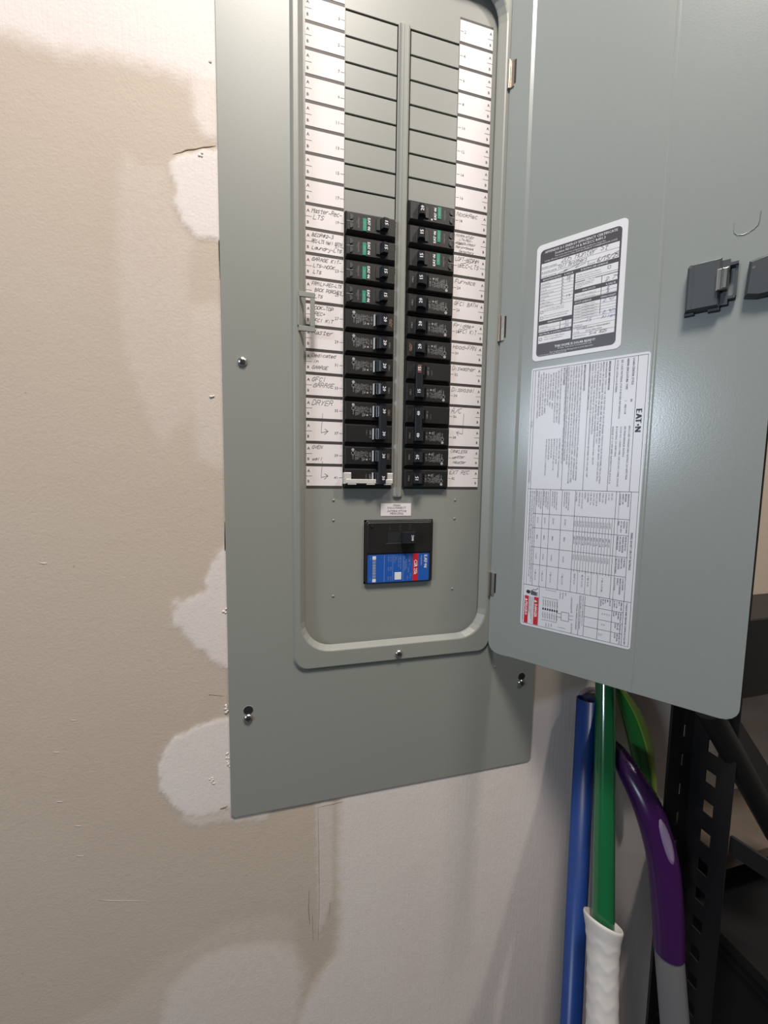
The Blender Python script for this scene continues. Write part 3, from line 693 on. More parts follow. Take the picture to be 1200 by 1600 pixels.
# certificate sticker
def rpoly(F, x0, x1, y0, y1, r, h, n=5):
    out = []
    for cx, cy, a in ((x1-r, y0+r, -90), (x1-r, y1-r, 0), (x0+r, y1-r, 90), (x0+r, y0+r, 180)):
        for k in range(n+1):
            t_ = math.radians(a+90*k/n); out.append(F(cx+r*math.cos(t_), cy+r*math.sin(t_), h))
    return out
def plate(mb, F, x0, x1, y0, y1, r, h0, h1, M): mb.rings([rpoly(F, x0, x1, y0, y1, r, h0), rpoly(F, x0, x1, y0, y1, r, h1)], M, False, True)
CW, CH = 90.0, 127.8
FC = frame(FD(40.1, 149.0, -1.5), de, (0, 0, 1), dn)
mb = MB(); plate(mb, FC, 0, CW, 0, CH, 5, 0, .3, CWHT); plate(mb, FC, 4.2, CW-5, 4.6, CH-6.2, 4.5, .3, .36, CDRK)
def cf(u0, u1, v0, v1): mb.quad(FC, u0*CW, u1*CW, CH*(1-v1), CH*(1-v0), CWHT, .42)
def ct(s_, u, v, sz, M=CDRK, al='l', wd=None, bold=0, h=.5): text(mb, FC, s_, u*CW, CH*(1-v), sz, M, h, al, width=wd*CW if wd else None, bold=bold)
ct('APPENDIX E-1 ENERGY EFFICIENCY CERTIFICATE', .5, .082, 3.6, CWHT, 'c', .80, .06); ct('Section N1101.14 & NCECC R401.3', .5, .111, 3.6, CWHT, 'c', .56, .06)
ct('This home has been independently verified to meet the', .5, .133, 2.3, CWHT, 'c', .56); ct('energy efficiency requirements of the 2018 NC ENERGY CONSERVATION CODE', .5, .152, 2.3, CWHT, 'c', .80)
cf(.065, .925, .165, .288)
for v, s_ in ((.206, 'PROPERTY ADDRESS'), (.246, 'BUILDER NAME'), (.284, 'BUILDER SIGNATURE')):
    ct(s_, .07, v, 2.2, wd=.18); mb.quad(FC, .065*CW, .925*CW, CH*(1-v)-.9, CH*(1-v)-.6, CDRK, .46)
ct('DATE', .62, .284, 2.2); mb.quad(FC, .605*CW, .61*CW, CH*(1-.288), CH*(1-.25), CDRK, .46)
hand(mb, FC, '205 Hunter St', .30*CW, CH*(1-.20), 5.6, width=46, wd=.42, h=.5)
hand(mb, FC, 'Toll Brothers', .26*CW, CH*(1-.242), 3.6, width=30, wd=.4, h=.5); line(mb, FC, [(24, CH*.715), (34, CH*.735), (30, CH*.72), (46, CH*.752), (42, CH*.725), (52, CH*.74)], .4, PEN, .5); hand(mb, FC, '6/15/25', .70*CW, CH*(1-.28), 4.6, width=20, wd=.5, h=.5)
# left column
ct('INSULATION RATING', .09, .313, 2.6, CWHT, wd=.22, bold=.04); ct('R-VALUE', .345, .313, 2.6, CWHT, wd=.1, bold=.04)
cf(.065, .455, .322, .60)
for k, s_ in enumerate(('ATTIC ROOF/CEILING', 'ABOVE GRADE WALL', 'FLOOR', 'BASEMENT WALL', 'CRAWL SPACE WALL', 'SLAB', 'KNEE WALL', 'CANTILEVERED FLOOR')):
    v = .345+k*.027; ct(s_, .072, v, 1.7, wd=.10+.02*(k % 4)); mb.quad(FC, .065*CW, .455*CW, CH*(1-v)-.85, CH*(1-v)-.6, CDRK, .46); ct('R', .33, v, 2.0, bold=.05)
mb.quad(FC, .32*CW, .326*CW, CH*(1-.55), CH*(1-.322), CDRK, .46)
hand(mb, FC, '38', .37*CW, CH*(1-.343), 2.6, wd=.28, h=.5); hand(mb, FC, '15', .37*CW, CH*(1-.37), 2.6, wd=.28, h=.5); hand(mb, FC, '19', .37*CW, CH*(1-.50), 2.6, wd=.28, h=.5)
for v, s1, s2 in ((.575, 'Loose insulation tag posted', 'attached near the attic opening'), (.592, '', '')):
    if s1: ct(s1, .12, v-.012, 1.7, wd=.28); ct(s2, .12, v+.004, 1.7, wd=.24)
def cbox(u, v):
    x, y = u*CW, CH*(1-v); line(mb, FC, [(x, y), (x+2.6, y), (x+2.6, y+2.6), (x, y+2.6), (x, y)], .4, CDRK, .5)
cf(.065, .455, .60, .655); cbox(.08, .59); cbox(.08, .64); ct('Where required for thermal envelope', .12, .62, 1.7, wd=.30); ct('R-values are area weighted average', .12, .638, 1.7, wd=.28)
ct('FENESTRATION', .17, .681, 2.6, CWHT, wd=.17, bold=.04); cf(.065, .455, .69, .752)
ct('U-FACTOR', .075, .714, 1.8); ct('SOLAR HEAT GAIN COEFF.', .075, .745, 1.8, wd=.2); mb.quad(FC, .065*CW, .455*CW, CH*(1-.722), CH*(1-.722)+.25, CDRK, .46); mb.quad(FC, .32*CW, .326*CW, CH*(1-.752), CH*(1-.69), CDRK, .46)
hand(mb, FC, '.31', .35*CW, CH*(1-.716), 2.6, BLUEPEN, wd=.28, h=.5); hand(mb, FC, '.24', .35*CW, CH*(1-.748), 2.6, BLUEPEN, wd=.28, h=.5)
ct('ELECTRICAL & LIGHTING SYSTEMS', .075, .776, 2.4, CWHT, wd=.37, bold=.04); cf(.065, .455, .785, .85); cbox(.08, .825); ct('75% or more high efficacy', .14, .806, 1.8, wd=.25); ct('lamps in lighting fixtures', .14, .825, 1.8, wd=.22)
# right column
ct('BUILDING AIR LEAKAGE', .53, .312, 2.6, CWHT, wd=.29, bold=.04); cf(.475, .925, .322, .455)
cbox(.82, .355); ct('Visually inspected according to', .485, .348, 1.8, wd=.26); ct('SECTION 402.4.2 OR N1102.4.2', .485, .368, 1.8, wd=.27); mb.quad(FC, .475*CW, .925*CW, CH*(1-.382), CH*(1-.382)+.35, CDRK, .46)
mb.quad(FC, .475*CW, .585*CW, CH*(1-.400), CH*(1-.400)+.7, CDRK, .47); ct('OVER TIE', .60, .402, 1.8); mb.quad(FC, .69*CW, .925*CW, CH*(1-.400), CH*(1-.400)+.7, CDRK, .47)
for k, s_ in enumerate(('Building Air Leakage Test', 'CFM 50/Square Feet', 'ACH50')): ct(s_, .485, .418+k*.014, 1.7, wd=.2)
hand(mb, FC, '2.79', .80*CW, CH*(1-.445), 3.6, wd=.34, h=.5); mb.quad(FC, .76*CW, .766*CW, CH*(1-.455), CH*(1-.40), CDRK, .46)
ct('HVAC DUCTS', .56, .482, 2.6, CWHT, wd=.14, bold=.04); ct('R-VALUE', .81, .482, 2.6, CWHT, wd=.1, bold=.04); cf(.475, .925, .49, .548)
for v, s_ in ((.512, 'Ducts outside conditioned'), (.538, 'Ducts in conditioned space')): ct(s_, .485, v, 1.8, wd=.22); mb.quad(FC, .475*CW, .925*CW, CH*(1-v)-.8, CH*(1-v)-.55, CDRK, .46)
hand(mb, FC, '8', .82*CW, CH*(1-.515), 2.6, BLUEPEN, wd=.3, h=.5); hand(mb, FC, '8', .82*CW, CH*(1-.542), 2.6, BLUEPEN, wd=.3, h=.5); mb.quad(FC, .76*CW, .766*CW, CH*(1-.548), CH*(1-.49), CDRK, .46)
ct('DUCT LEAKAGE', .485, .574, 2.6, CWHT, wd=.18, bold=.04); ct('CFM25/100SQFT', .76, .574, 2.4, CWHT, wd=.16, bold=.04); cf(.475, .925, .583, .865)
for k in range(8):
    v = .607+k*.023
    if k < 5: ct('SYSTEM %d' % (k+1), .485, v, 1.7); ct('Duct Leakage test per floor', .565, v+.004, 1.5, wd=.17); ct('TOTAL OUTSIDE', .565, v-.008, 1.4, wd=.14)
    if k < 6: mb.quad(FC, .475*CW, .925*CW, CH*(1-v)-1.3, CH*(1-v)-1.05, CDRK, .46)
mb.quad(FC, .76*CW, .766*CW, CH*(1-.70), CH*(1-.583), CDRK, .46)
hand(mb, FC, '2.4%', .79*CW, CH*(1-.607), 3.0, BLUEPEN, wd=.32, h=.5); hand(mb, FC, '2.97%', .79*CW, CH*(1-.70), 3.0, BLUEPEN, wd=.32, h=.5)
ct('DUCT LEAKAGE', .485, .735, 1.8); hand(mb, FC, '15', .62*CW, CH*(1-.738), 3, BLUEPEN, wd=.32, h=.5); hand(mb, FC, 'Allen', .78*CW, CH*(1-.74), 3, BLUEPEN, wd=.32, h=.5)
ct('TESTED BY', .485, .762, 1.8); ct('COMPANY NAME', .485, .782, 1.7); mb.quad(FC, .475*CW, .925*CW, CH*(1-.765)-.8, CH*(1-.765)-.5, CDRK, .46)
ct('SOUTHERN ENERGY MANAGEMENT', .52, .795, 2.0, wd=.36, bold=.04); ct('(919) 836-0330', .62, .818, 2.2, wd=.2, bold=.04); ct('PHONE', .485, .818, 1.8); mb.quad(FC, .475*CW, .925*CW, CH*(1-.822)-.7, CH*(1-.822)-.4, CDRK, .46); ct('CERTIFICATION', .485, .85, 1.8); hand(mb, FC, '5-6 825', .66*CW, CH*(1-.85), 2.8, wd=.32, h=.5)
ct('THIS HOME IS SOLAR READY!', .5, .905, 3.6, CWHT, 'c', .46, .08); ct('Rooftop "Solar Zone" is reserved 300 sq ft', .5, .921, 2.0, CWHT, 'c', .38); ct('Your Southern Energy Management at (919) 836-0330', .46, .945, 2.1, CWHT, 'c', .50); ct('(c) 2019 Southern Energy Management, Inc.', .08, .958, 1.7, CWHT, wd=.34)
mb.build('certificate_sticker', door, label='white certificate sticker with charcoal print, rounded corners')

# big rating label, its print turned a quarter so that it reads downwards
LZ1 = 141.2; LL_, LW = 307.0, 117.0
FL = frame(FD(40.1, LZ1, -1.5), (0, 0, -1), de, dn)     # FL(along, across)
mb = MB(); plate(mb, FL, 0, LL_, 0, LW, 3.0, 0, .3, LPAP)
def lt(s_, x, y, sz=2.5, wd=None, M=LINK, bold=0, al='l'): text(mb, FL, s_, x, y, sz, M, .42, al, width=wd, bold=bold)
def ll(*p, w_=.45): line(mb, FL, p, w_, LINK, .38)
ll((2.5, 2), (LL_-3, 2), (LL_-3, LW-2), (2.5, LW-2), (2.5, 2), w_=.4)
ll((2.5, LW-10.5), (140, LW-10.5)); ll((140, 2), (140, LW-2), w_=.5)
for y in (3.8+1, 39.5, 62, 86): ll((2.5, y), (140, y))
for ch, x in (('E', 55.5), ('A', 60.5), ('T', 65.2), ('N', 73.2)): lt(ch, x, LW-9.2, 7.4, M=INK, bold=.45)
mb.quad(FL, 70.9, 72.4, LW-7.6, LW-6.0, INK, .42)
ll((57, LW-10.5), (57, LW-10.5))
lt('LOADCENTER STYLE', 4, LW-15, 2.7, 27, bold=.06); lt('BR', 45, LW-15, 2.6); lt('NEMA ENCLOSURE TYPE', 4, LW-20, 2.7, 31, bold=.06); lt('1', 46, LW-20, 2.6); lt('INDOOR', 50, LW-20, 2.6, 10)
lt('SEE CASE MATERIAL FOR FURTHER INFORMATION', 4, LW-25.2, 2.6, 60); lt('SUCH AS CATALOG NUMBER', 4, LW-29.4, 2.6, 33)
lt('ENCLOSED PANELBOARD RATING: 200 AMPS MAX.', 72, LW-15, 2.5, 56); lt('SEE MAIN BREAKER RATING', 72, LW-19, 2.5, 32); lt('120/240 VAC, 1 PHASE 3 WIRE, 208Y/120 VAC 3 WIRE, 50/60 HZ', 72, LW-22.6, 2.4, 63); lt('BUS RATING: 200 AMPS MAX.', 72, LW-26.4, 2.5, 32); lt('RANGE OF 12 SPECIFIED RATINGS FOR #14-1/0 A', 72, LW-30, 2.5, 60)
paras = [
 (84-.5, 'BREAKER INFORMATION', ['MAIN BREAKER TYPES TO USE. USE THE TYPE OF CIRCUIT BREAKER TYPES FOR USE IN THIS PANEL PER UL LISTING.', 'BRANCH CIRCUIT BREAKER TYPES: BR, BRH, BRP, BRAF, BRGF, BRHH, BRSN, BRCAF, BRSPD. SWITCH SPACING:', 'OPTION: QFGF, BRWH, CL, BRGFEP AND BREAKERS OF THE SAME TYPE ONLY.', 'NOTE: THE BREAKER RATING EQUAL OR GREATER THAN THE INTERRUPTING RATING OF ANY CIRCUIT', 'WHICH IS THE SMALLER, ONE SINGLE AT 240 VAC MINIMUM RATING.', 'WHERE TO EXTEND THE POLE OR INDICATED BY A HANDLE POSITION MIDWAY BETWEEN THE "ON" AND "OFF".', 'HANDLE TO EXTREME "OFF" THEN TO "ON".'], 135),
 (59.5, 'INSTALLATION NOTES', ['MOUNTING ACCESSORIES THAT ARE TO BE INSTALLED IN ACCORDANCE WITH ALL APPLICABLE LOCAL AND NATIONAL', 'CODES AND AGENCIES HAVING JURISDICTION. SUITABLE FOR USE AS SERVICE EQUIPMENT. SEE WIRING DIAGRAM', 'WHEN USED AS SERVICE EQUIPMENT INSTALL APPROPRIATE SERVICE DISCONNECT LABEL. USE ONLY 60 OR 75 C WIRE.', 'OPENINGS IN THE ENCLOSURE THAT ARE NOT USED MUST BE CLOSED WITH FILLER PLATES. FOR BONDING TO ENCLOSURE', 'TO BE USED AS SERVICE EQUIPMENT WHEN NOT MORE THAN SIX MAIN DISCONNECTING MEANS ARE', 'PROVIDED AND WHEN NOT USED AS A LIGHTING AND APPLIANCE BRANCH CIRCUIT PANELBOARD', 'SCREW THROUGH HOLES IN NEUTRAL STRAP. TIGHTEN TO TORQUE SHOWN. SEE NEC ARTICLE 250'], 132),
]
for y, head, rows, wd in paras:
    lt(head, 4, y-3, 2.7, len(head)*1.55, bold=.08)
    for k, s_ in enumerate(rows): lt(s_, 4, y-6.0-k*2.62, 2.25, min(wd, len(s_)*1.33)*random.uniform(.95, 1))
lt('ACCESSORIES', 4, 35.6, 2.7, 20, bold=.08)
for k in range(10):
    s_ = ['THE FOLLOWING GROUND KITS AND ACCESSORIES ARE AVAILABLE', 'GROUND BAR KITS: GBK5, GBK10, GBK14, GBK21, GBK520', 'FILLER PLATES BRFP, HANDLE LOCK DEVICES, LOCK OFF', '     GROUND BAR 14 TERMINALS   GBK14', '     GROUND BAR 21 TERMINALS   GBK21', 'FLUSH LOCK KIT BRLOCK, TRIM CLAMP KIT', '     HUBS FOR RAINTIGHT  ARH, DS SERIES', 'NEUTRAL LUG KIT, SIZES UP TO 250 MCM', 'SURGE PROTECTION BREAKER BRSURGE', 'PANEL SUITABLE FOR USE IN CLASS 2 WIRING'][k]
    lt(s_, 4+(k % 3)*2, 32.6-k*2.75, 2.25, (62, 58, 56, 44, 40, 36, 50, 60, 48, 60)[k])
for k in range(6): lt(['EQUIPMENT GROUND TORQUE FOR BARS', '#14-10 AWG CU 20 LB-IN', '#8 AWG CU 25 LB-IN  #12-10 AL', '#6-4 AWG 35 LB-IN', '#3-1/0 AWG 45 LB-IN', 'FOR USE WITH 60/75 C CONDUCTORS'][k], 82, 34.5-k*2.9, 2.2, (44, 40, 48, 34, 30, 42)[k])
lt('CAT. NO.', 60, 2.5, 1.9); lt('MADE IN MEXICO', 118, 2.5, 1.9, 15)
# lower table
for y in (12, 20, 28, 41, 55): ll((140, y), (256, y))
ll((140, 95), (256, 95)); ll((140, 98), (256, 98), w_=.3); ll((140, 108.5), (256, 108.5)); ll((140, 5), (256, 5), w_=.3)
ys = [55+2.9*k for k in range(14)]
for y in ys: ll((169, y), (232, y), w_=.35)
for x in (169, 186, 209, 230): ll((x, 9), (x, 108.5))
ll((256, 2), (256, LW-2), w_=.5)
lt('SERIES SHORT CIRCUIT RATINGS', 182, 110.5, 2.7, 40, bold=.06)
for x, rows in ((142, ('MAIN MODULE', 'BREAKER', 'FAMILY OR', 'CLASS FUSE')), (171, ('SYSTEM RMS', 'RATING', 'AT 240 VAC', 'MAX.')), (187, ('METER MODULE', 'TENANT BREAKER', 'OR LOADCENTER', 'MAIN BREAKER')), (210, ('SUB-FEED', 'BRANCH OR', 'LOADCENTER', 'CIRCUIT RATING')), (232, ('LOADCENTER', 'BRANCH BREAKER', 'FAMILY', '(1 or 2 POLE)'))):
    for k, s_ in enumerate(rows): lt(s_, x, 105.6-k*2.5, 2.1, min(len(s_)*1.25, 18), bold=.03)
for k in range(13):
    y = 55.6+2.9*k
    lt(('NO MAIN', 'MAIN SWITCH', 'CLASS T FUSE 200A', 'FAMILY', 'USE MAIN', 'CSR, BW 100', 'CHH 125-225', 'CLASS J 400 A', 'BREAKER', 'TYPE CSH', 'TYPE BWH', 'CC 225', 'DK 250')[k], 142, y, 2.1, 16+(k*5 % 8))
    lt('22,000', 174, y, 2.1, 7); lt('BRH, CSR' if k % 2 else 'QBH 100', 191, y, 2.1, 13-(k % 3)*2); lt('10,000', 212, y, 2.1, 7)
for y in (93-11, 62, 70, 76): ll((230, y), (256, y), w_=.35)
lt('1" BR 10-70 BR', 234, 86, 2.2, 16); lt('1" BR 10-70', 234, 72, 2.2, 14); lt('BR 2P 10-100', 234, 66, 2.2, 16); lt('BRAF 15-20', 234, 58, 2.2, 14)
for y, h_ in ((13.5, 5), (21.5, 5), (31, 5), (44, 5)):
    lt('25,000', 173, y+1, 2.3, 8); lt('BRN', 194, y+1, 2.3, 5); lt('10,000', 216, y+1, 2.3, 8); lt('1" BR (1-2 P)', 236, y+1, 2.3, 13)
    for k in range(3): lt(('CSR 2 POLE MAIN 200A', 'MAIN BREAKER TYPE', 'BREAKER OR SWITCH')[k], 142, y+3.6-k*2.3, 2.0, 21-k*2)
for k in range(3): lt(('SERIES COMBINATION RATINGS APPLY ONLY WHEN BREAKERS SHOWN ARE USED IN THIS PANEL AND MARKED ACCORDINGLY. ANY OTHER USE', 'WILL VOID THE RATING. INSTALL THE SUPPLIED LABEL WHERE REQUIRED BY THE CODE. REPLACE WITH THE SAME TYPE ONLY AND', 'SEE THE LISTING ON THE FILE FOR FURTHER SERIES RATINGS')[k], 142, 9.3-k*2.3, 2.0, (110, 104, 60)[k])
# warning block
RD = RED
ll((256, 21), (304, 21), w_=.4)
mb.quad(FL, 269.5, 303.5, 15.3, 20.6, RD, .40); mb.quad(FL, 269.5, 303.5, 4.2, 8.8, RD, .40)
lt('DANGER', 278, 16.3, 4.4, 16, M=CWHT, bold=.2); lt('PELIGRO', 277, 5.0, 4.0, 17, M=CWHT, bold=.2)
for y in (4.9, 16.0): mb.add([FL(273.0, y, .45), FL(276.4, y, .45), FL(274.7, y+3.4, .45)], [(0, 1, 2)], CWHT)
for k in range(4): lt(('HAZARDOUS VOLTAGE WILL SHOCK, BURN', 'OR CAUSE DEATH. TURN POWER OFF', 'SUPPLYING THIS EQUIPMENT', 'BEFORE WORKING INSIDE')[k], 270, 13.2-k*1.45, 1.4, (32, 29, 24, 22)[k])
for k in range(1): lt('APAGUE LA ENERGIA ANTES DE TRABAJAR', 270, 2.4, 1.4, 32)
# shock pictogram: head, hand and lightning
n = 14
mb.add([FL(264.5+2.2*math.cos(k*6.283/n), 8.2+2.6*math.sin(k*6.283/n), .44) for k in range(n)], [tuple(range(n))], INK)
mb.add([FL(262, 11, .44), FL(267.4, 11.2, .44), FL(268, 17.2, .44), FL(265.6, 18.4, .44), FL(263.4, 17.4, .44)], [(0, 1, 2, 3, 4)], LINK)
for k in range(4): ll((264+k*1.1, 14.2), (263.8+k*1.35, 19.4), w_=.6)
ll((262.8, 12), (260.4, 14.4), (261.4, 16.4), (258.2, 19.4), w_=.7)
# wiring diagram
lt('TYPICAL WIRING DIAGRAM', 268, 62.5, 2.3, 30)
ll((281, 47), (291, 47), (291, 55), (281, 55), (281, 47), w_=.45)
for x in (283.6, 288): ll((x, 47), (x, 42)), ll((x, 55), (x, 59.5))
ll((268, 25), (268, 42), (295, 42), (295, 25), w_=.4)
for k in range(7):
    y = 26.3+k*2.6
    ll((270, y), (279, y), w_=.4); ll((285, y), (293, y), w_=.4); mb.quad(FL, 280.4, 283, y-.8, y+.9, INK, .41)
    ll((271, y-1.2), (277, y+1.2), w_=.25); ll((287, y-1.2), (292, y+1.2), w_=.25)
for y, s_ in ((30, 'SURFACE'), (33, 'NEUTRAL'), (36, 'BAR')): lt(s_, 298, y, 1.7, 5); lt(s_, 258, y+14, 1.7, 8)
lt('LINE', 276, 57, 2.0); lt('INSULATED NEUTRAL', 292, 58, 1.9, 12); lt('MAIN BREAKER', 262, 56.6, 1.9, 14)
ll((258.5, 28), (258.5, 40), w_=.35); ll((300, 44), (300, 52), w_=.35)
# torque table
ll((258, 65.5), (303.5, 65.5)); ll((258, 71), (303.5, 71)); ll((256, 85), (303.5, 85)); ll((256, 98), (303.5, 98)); ll((256, 108.5), (303.5, 108.5))
for x in (268.5, 281, 292): ll((x, 71), (x, 108.5))
lt('TORQUE WIRE PRESSURE SCREWS AS FOLLOWS', 257.5, 110.5, 2.1, 45, bold=.05); lt('TORQUE CIRCUIT BREAKER LUGS TO', 257.5, 68.6, 1.8, 44); lt('VALUES SPECIFIED ON CIRCUIT BREAKERS', 257.5, 66.2, 1.8, 44)
for x, rows in ((257.2, ('WIRE SIZE', 'KIT 1', 'C, U OR', 'A, AWG')), (269.2, ('NEUTRAL &', 'GROUND', 'BAR', 'LB-IN')), (281.6, ('GROUND LUG', 'KIT, EB', 'LB-IN', '')), (292.8, ('PANEL LUG', 'NEUTRAL', 'LB-IN', ''))):
    for k, s_ in enumerate(rows):
        if s_: lt(s_, x, 105.8-k*2.2, 1.8, min(10.5, len(s_)*1.2), bold=.05)
for k in range(5): lt(('#14-10', '#8', '#6-4', '#3-1/0', '250MCM')[k], 257.4, 95-k*2.2, 1.9, 8, bold=.06); lt(('20', '25', '35', '45', '-')[k], 273, 95-k*2.2, 1.9); lt(('-', '-', '45', '50', '-')[k], 285, 95-k*2.2, 1.9); lt(('-', '-', '-', '120', '275')[k], 296, 95-k*2.2, 1.9)
mb.build('rating_label', door, label='tall white rating label with sideways print and a red danger block')

# latch on the free side of the door
mb = MB()
def dprism(poly, h0, h1, M, b=0):      # polygon in (s, z) extruded along the door normal
    mb.rings([[FD(s, z, h0) for s, z in poly], [FD(s, z, h1-b) for s, z in poly]] + ([[FD(s+(b if s < sum(q[0] for q in poly)/len(poly) else -b), z+(b if z < sum(q[1] for q in poly)/len(poly) else -b), h1) for s, z in poly]] if b else []), M, True, True)
dprism([(182, 169.5), (206.5, 169.5), (206.5, 211.5), (184, 211.5), (182, 209)], -1.5, 7.5, GPL, 1.6)
dprism([(186, 173), (186.8, 173), (186.8, 208), (186, 208)], 7.4, 7.9, GPL)
dprism([(181.6, 167.4), (188.8, 167.4), (188.8, 170), (181.6, 170)], -1.5, 3, GPL); dprism([(199, 167.4), (207, 167.4), (207, 171), (199, 171)], -1.5, 4, GPL)
dprism([(206, 171), (212.5, 171), (212.5, 209.5), (206, 209.5)], -1.5, 3.4, GPL); dprism([(212.5, 175), (217.4, 175), (217.4, 177.4), (212.5, 177.4)], -1.5, 5, GPL); dprism([(212.5, 203), (218, 203), (218, 205.4), (212.5, 205.4)], -1.5, 6, GPL)
lh = mb.build('latch_housing', door)
mb = MB(); dprism([(203.5, 182), (207, 182), (207, 200.5), (203.5, 200.5)], 5, 10.6, STEEL, .8); dprism([(207, 182.6), (211.6, 182.6), (211.6, 201), (207, 201)], 3.4, 10.2, STEEL, 1.2); mb.build('latch_bolt', door, label='bright metal latch bolt')
mb = MB(); dprism([(216.2, 176.8), (218.2, 176.8), (218.2, 204), (216.2, 204)], -1.5, 4, GPL); mb.build('latch_spring', door)
mb = MB(); dprism([(223.5, 174), (231, 172), (246, 172.5), (246, 207), (231, 204.5), (225, 203)], -1.5, 6, GPL, 1.8)
q = FD(228.0, 197, 6); 
mb.add([FD(228+1.1*math.cos(k*.7), 196.5+1.1*math.sin(k*.7), 6.1) for k in range(9)], [tuple(range(9))], STEEL)
mb.build('latch_slide', door)
# half-cut knock-out tab next to the latch
mb = MB(); pts = [(212.6, 241.5), (212.7, 236), (213.2, 232.8), (215.5, 230.3), (219, 229.3), (222.8, 230.0), (226.4, 232.2), (228.4, 234.4), (229, 237), (229.4, 245.5)]
mb.tube([FD(s, z, -1.45) for s, z in pts], .42, GREYD, 6); mb.tube([FD(s+.3, z-.5, -1.62) for s, z in pts[2:]], .40, STEEL, 6); mb.build('punched_tab', door)

# ------------------------------------------------------------------ tools leaning against the wall
FLR = -1400.0
def pole_pts(a, b, zt, zb, n=2):
    a, b = Vector(a), Vector(b); d = (b-a)/(b.z-a.z)
    return [a + d*(zt + (zb-zt)*k/(n-1) - a.z) for k in range(n)]
p = pole_pts(at(917, 1092, -34), at(892, 1600, -80), at(917, 1092, -34).z, FLR+2)
t = thing('broom_pole', 'blue hollow pole with an open top leaning on the wall', 'pole', p[1])
mb = MB(); n = 24
def pole(mb, p, r, ri, M, top=True, bottom=True):
    ax = (p[1]-p[0]).normalized(); a = ax.cross(Vector((0, 1, 0))).normalized(); b = ax.cross(a)
    def ring(c, r_): return [c + a*r_*math.cos(k*2*math.pi/n) + b*r_*math.sin(k*2*math.pi/n) for k in range(n)]
    rs = [ring(p[1], r)] if bottom else []
    rs += [ring(p[0], r)]
    if ri: rs += [ring(p[0], ri), ring(p[0]+ax*120, ri)]
    mb.rings(rs, M, bottom, True, True)
pole(mb, p, 12.9, 11.6, PBLUE); mb.build('tube', t)
p = pole_pts((285, -43, -262), (228, -119, -508), -196, FLR+2)
t = thing('mop', 'glossy green pole with a white ribbed grip, beside the blue pole', 'mop', p[1])
mb = MB(); pole(mb, (p[0], p[1]), 12.3, 0, PGREEN); mb.build('pole', t)
ax = (p[1]-p[0]).normalized(); A = ax.cross(Vector((0, 1, 0))).normalized(); B = ax.cross(A)
c0 = Vector((228, -119, -508)); 
mb = MB(); rs = []; n2 = 40
prof_ = [(-2, 20.6), (0, 21.2), (4, 20.4), (12, 18.6), (25, 17.0), (45, 16.3), (80, 16.2), (120, 16.2), (200, 16.4), (300, 16.6), (420, 17)]
def grad(tt):
    for (a0, r0), (a1, r1) in zip(prof_, prof_[1:]):
        if a0 <= tt <= a1: return r0+(r1-r0)*(tt-a0)/(a1-a0)
    return prof_[-1][1]
tt = -2.0; inner = [c0 + A*12.6*math.cos(k*2*math.pi/n2) + B*12.6*math.sin(k*2*math.pi/n2) + ax*10 for k in range(n2)]
rim_in = [c0 + A*19.4*math.cos(k*2*math.pi/n2) + B*19.4*math.sin(k*2*math.pi/n2) - ax*(2+5*math.cos(k*2*math.pi/n2)*-1) for k in range(n2)]
rs = [inner, rim_in]
while tt < 420:
    r = grad(tt); ring = []
    for k in range(n2):
        th = k*2*math.pi/n2
        # leaf-like raised scales in two mirrored rows
        ph_ = ((tt - 10)/17.0) % 1.0; sc = abs(((th/(math.pi/3)) % 1.0)-.5)*2
        rib = .6*max(0, 1-abs(ph_-.25-.5*sc)*5) if tt > 14 else 0
        slant = 5*math.cos(th)*max(0, 1-(tt+2)/40) if tt < 40 else 0
        ring.append(c0 + ax*(tt+slant) + A*(r+rib)*math.cos(th) + B*(r+rib)*math.sin(th))
    rs.append(ring); tt += 2.0 if tt < 190 else 12
mb.rings(rs, PWHITE, False, True, True); mb.build('grip', t, label='white ribbed grip with a flared rim')
# purple handled shovel
P = [(at(968, 1180, -62), 11.5), (at(984, 1208, -80), 14), (at(1004, 1244, -98), 16), (at(1018, 1278, -110), 16.8), (at(1030, 1319, -119), 17), (at(1037, 1356, -125), 17), (at(1041, 1400, -130), 16.8), (at(1044, 1445, -134), 16.4), (at(1045, 1486, -137), 16)]
P[0:0] = [(at(955, 1162, -45), 8)]
# smooth path
def catmull(pts, k=5):
    out = []
    for i in range(len(pts)-1):
        p0, p1, p2, p3 = pts[max(i-1, 0)], pts[i], pts[i+1], pts[min(i+2, len(pts)-1)]
        for j in range(k):
            u_ = j/k
            f = lambda a, b, c, d: .5*((2*b)+(c-a)*u_+(2*a-5*b+4*c-d)*u_*u_+(3*b-a-3*c+d)*u_**3)
            out.append((Vector(f(p0[0][q], p1[0][q], p2[0][q], p3[0][q]) for q in range(3)), f(p0[1], p1[1], p2[1], p3[1])))
    out.append(pts[-1]); return out
S = catmull(P)
e0 = P[-1][0]; e1 = at(1055, 1610, -148); dd = (e1-e0)/(e1.z-e0.z); foot = e0 + dd*(FLR+2-e0.z)
t = thing('shovel', 'tool with a curved purple grip and silver-grey tube, beside the mop', 'shovel', foot)
mb = MB(); mb.tube([q for q, _ in S], [r for _, r in S], PURP, 28); 
gr = mb.build('grip', t, label='curved purple plastic grip')
for p_ in gr.data.polygons: p_.use_smooth = True
mb = MB()   # raised dots on the upper grip
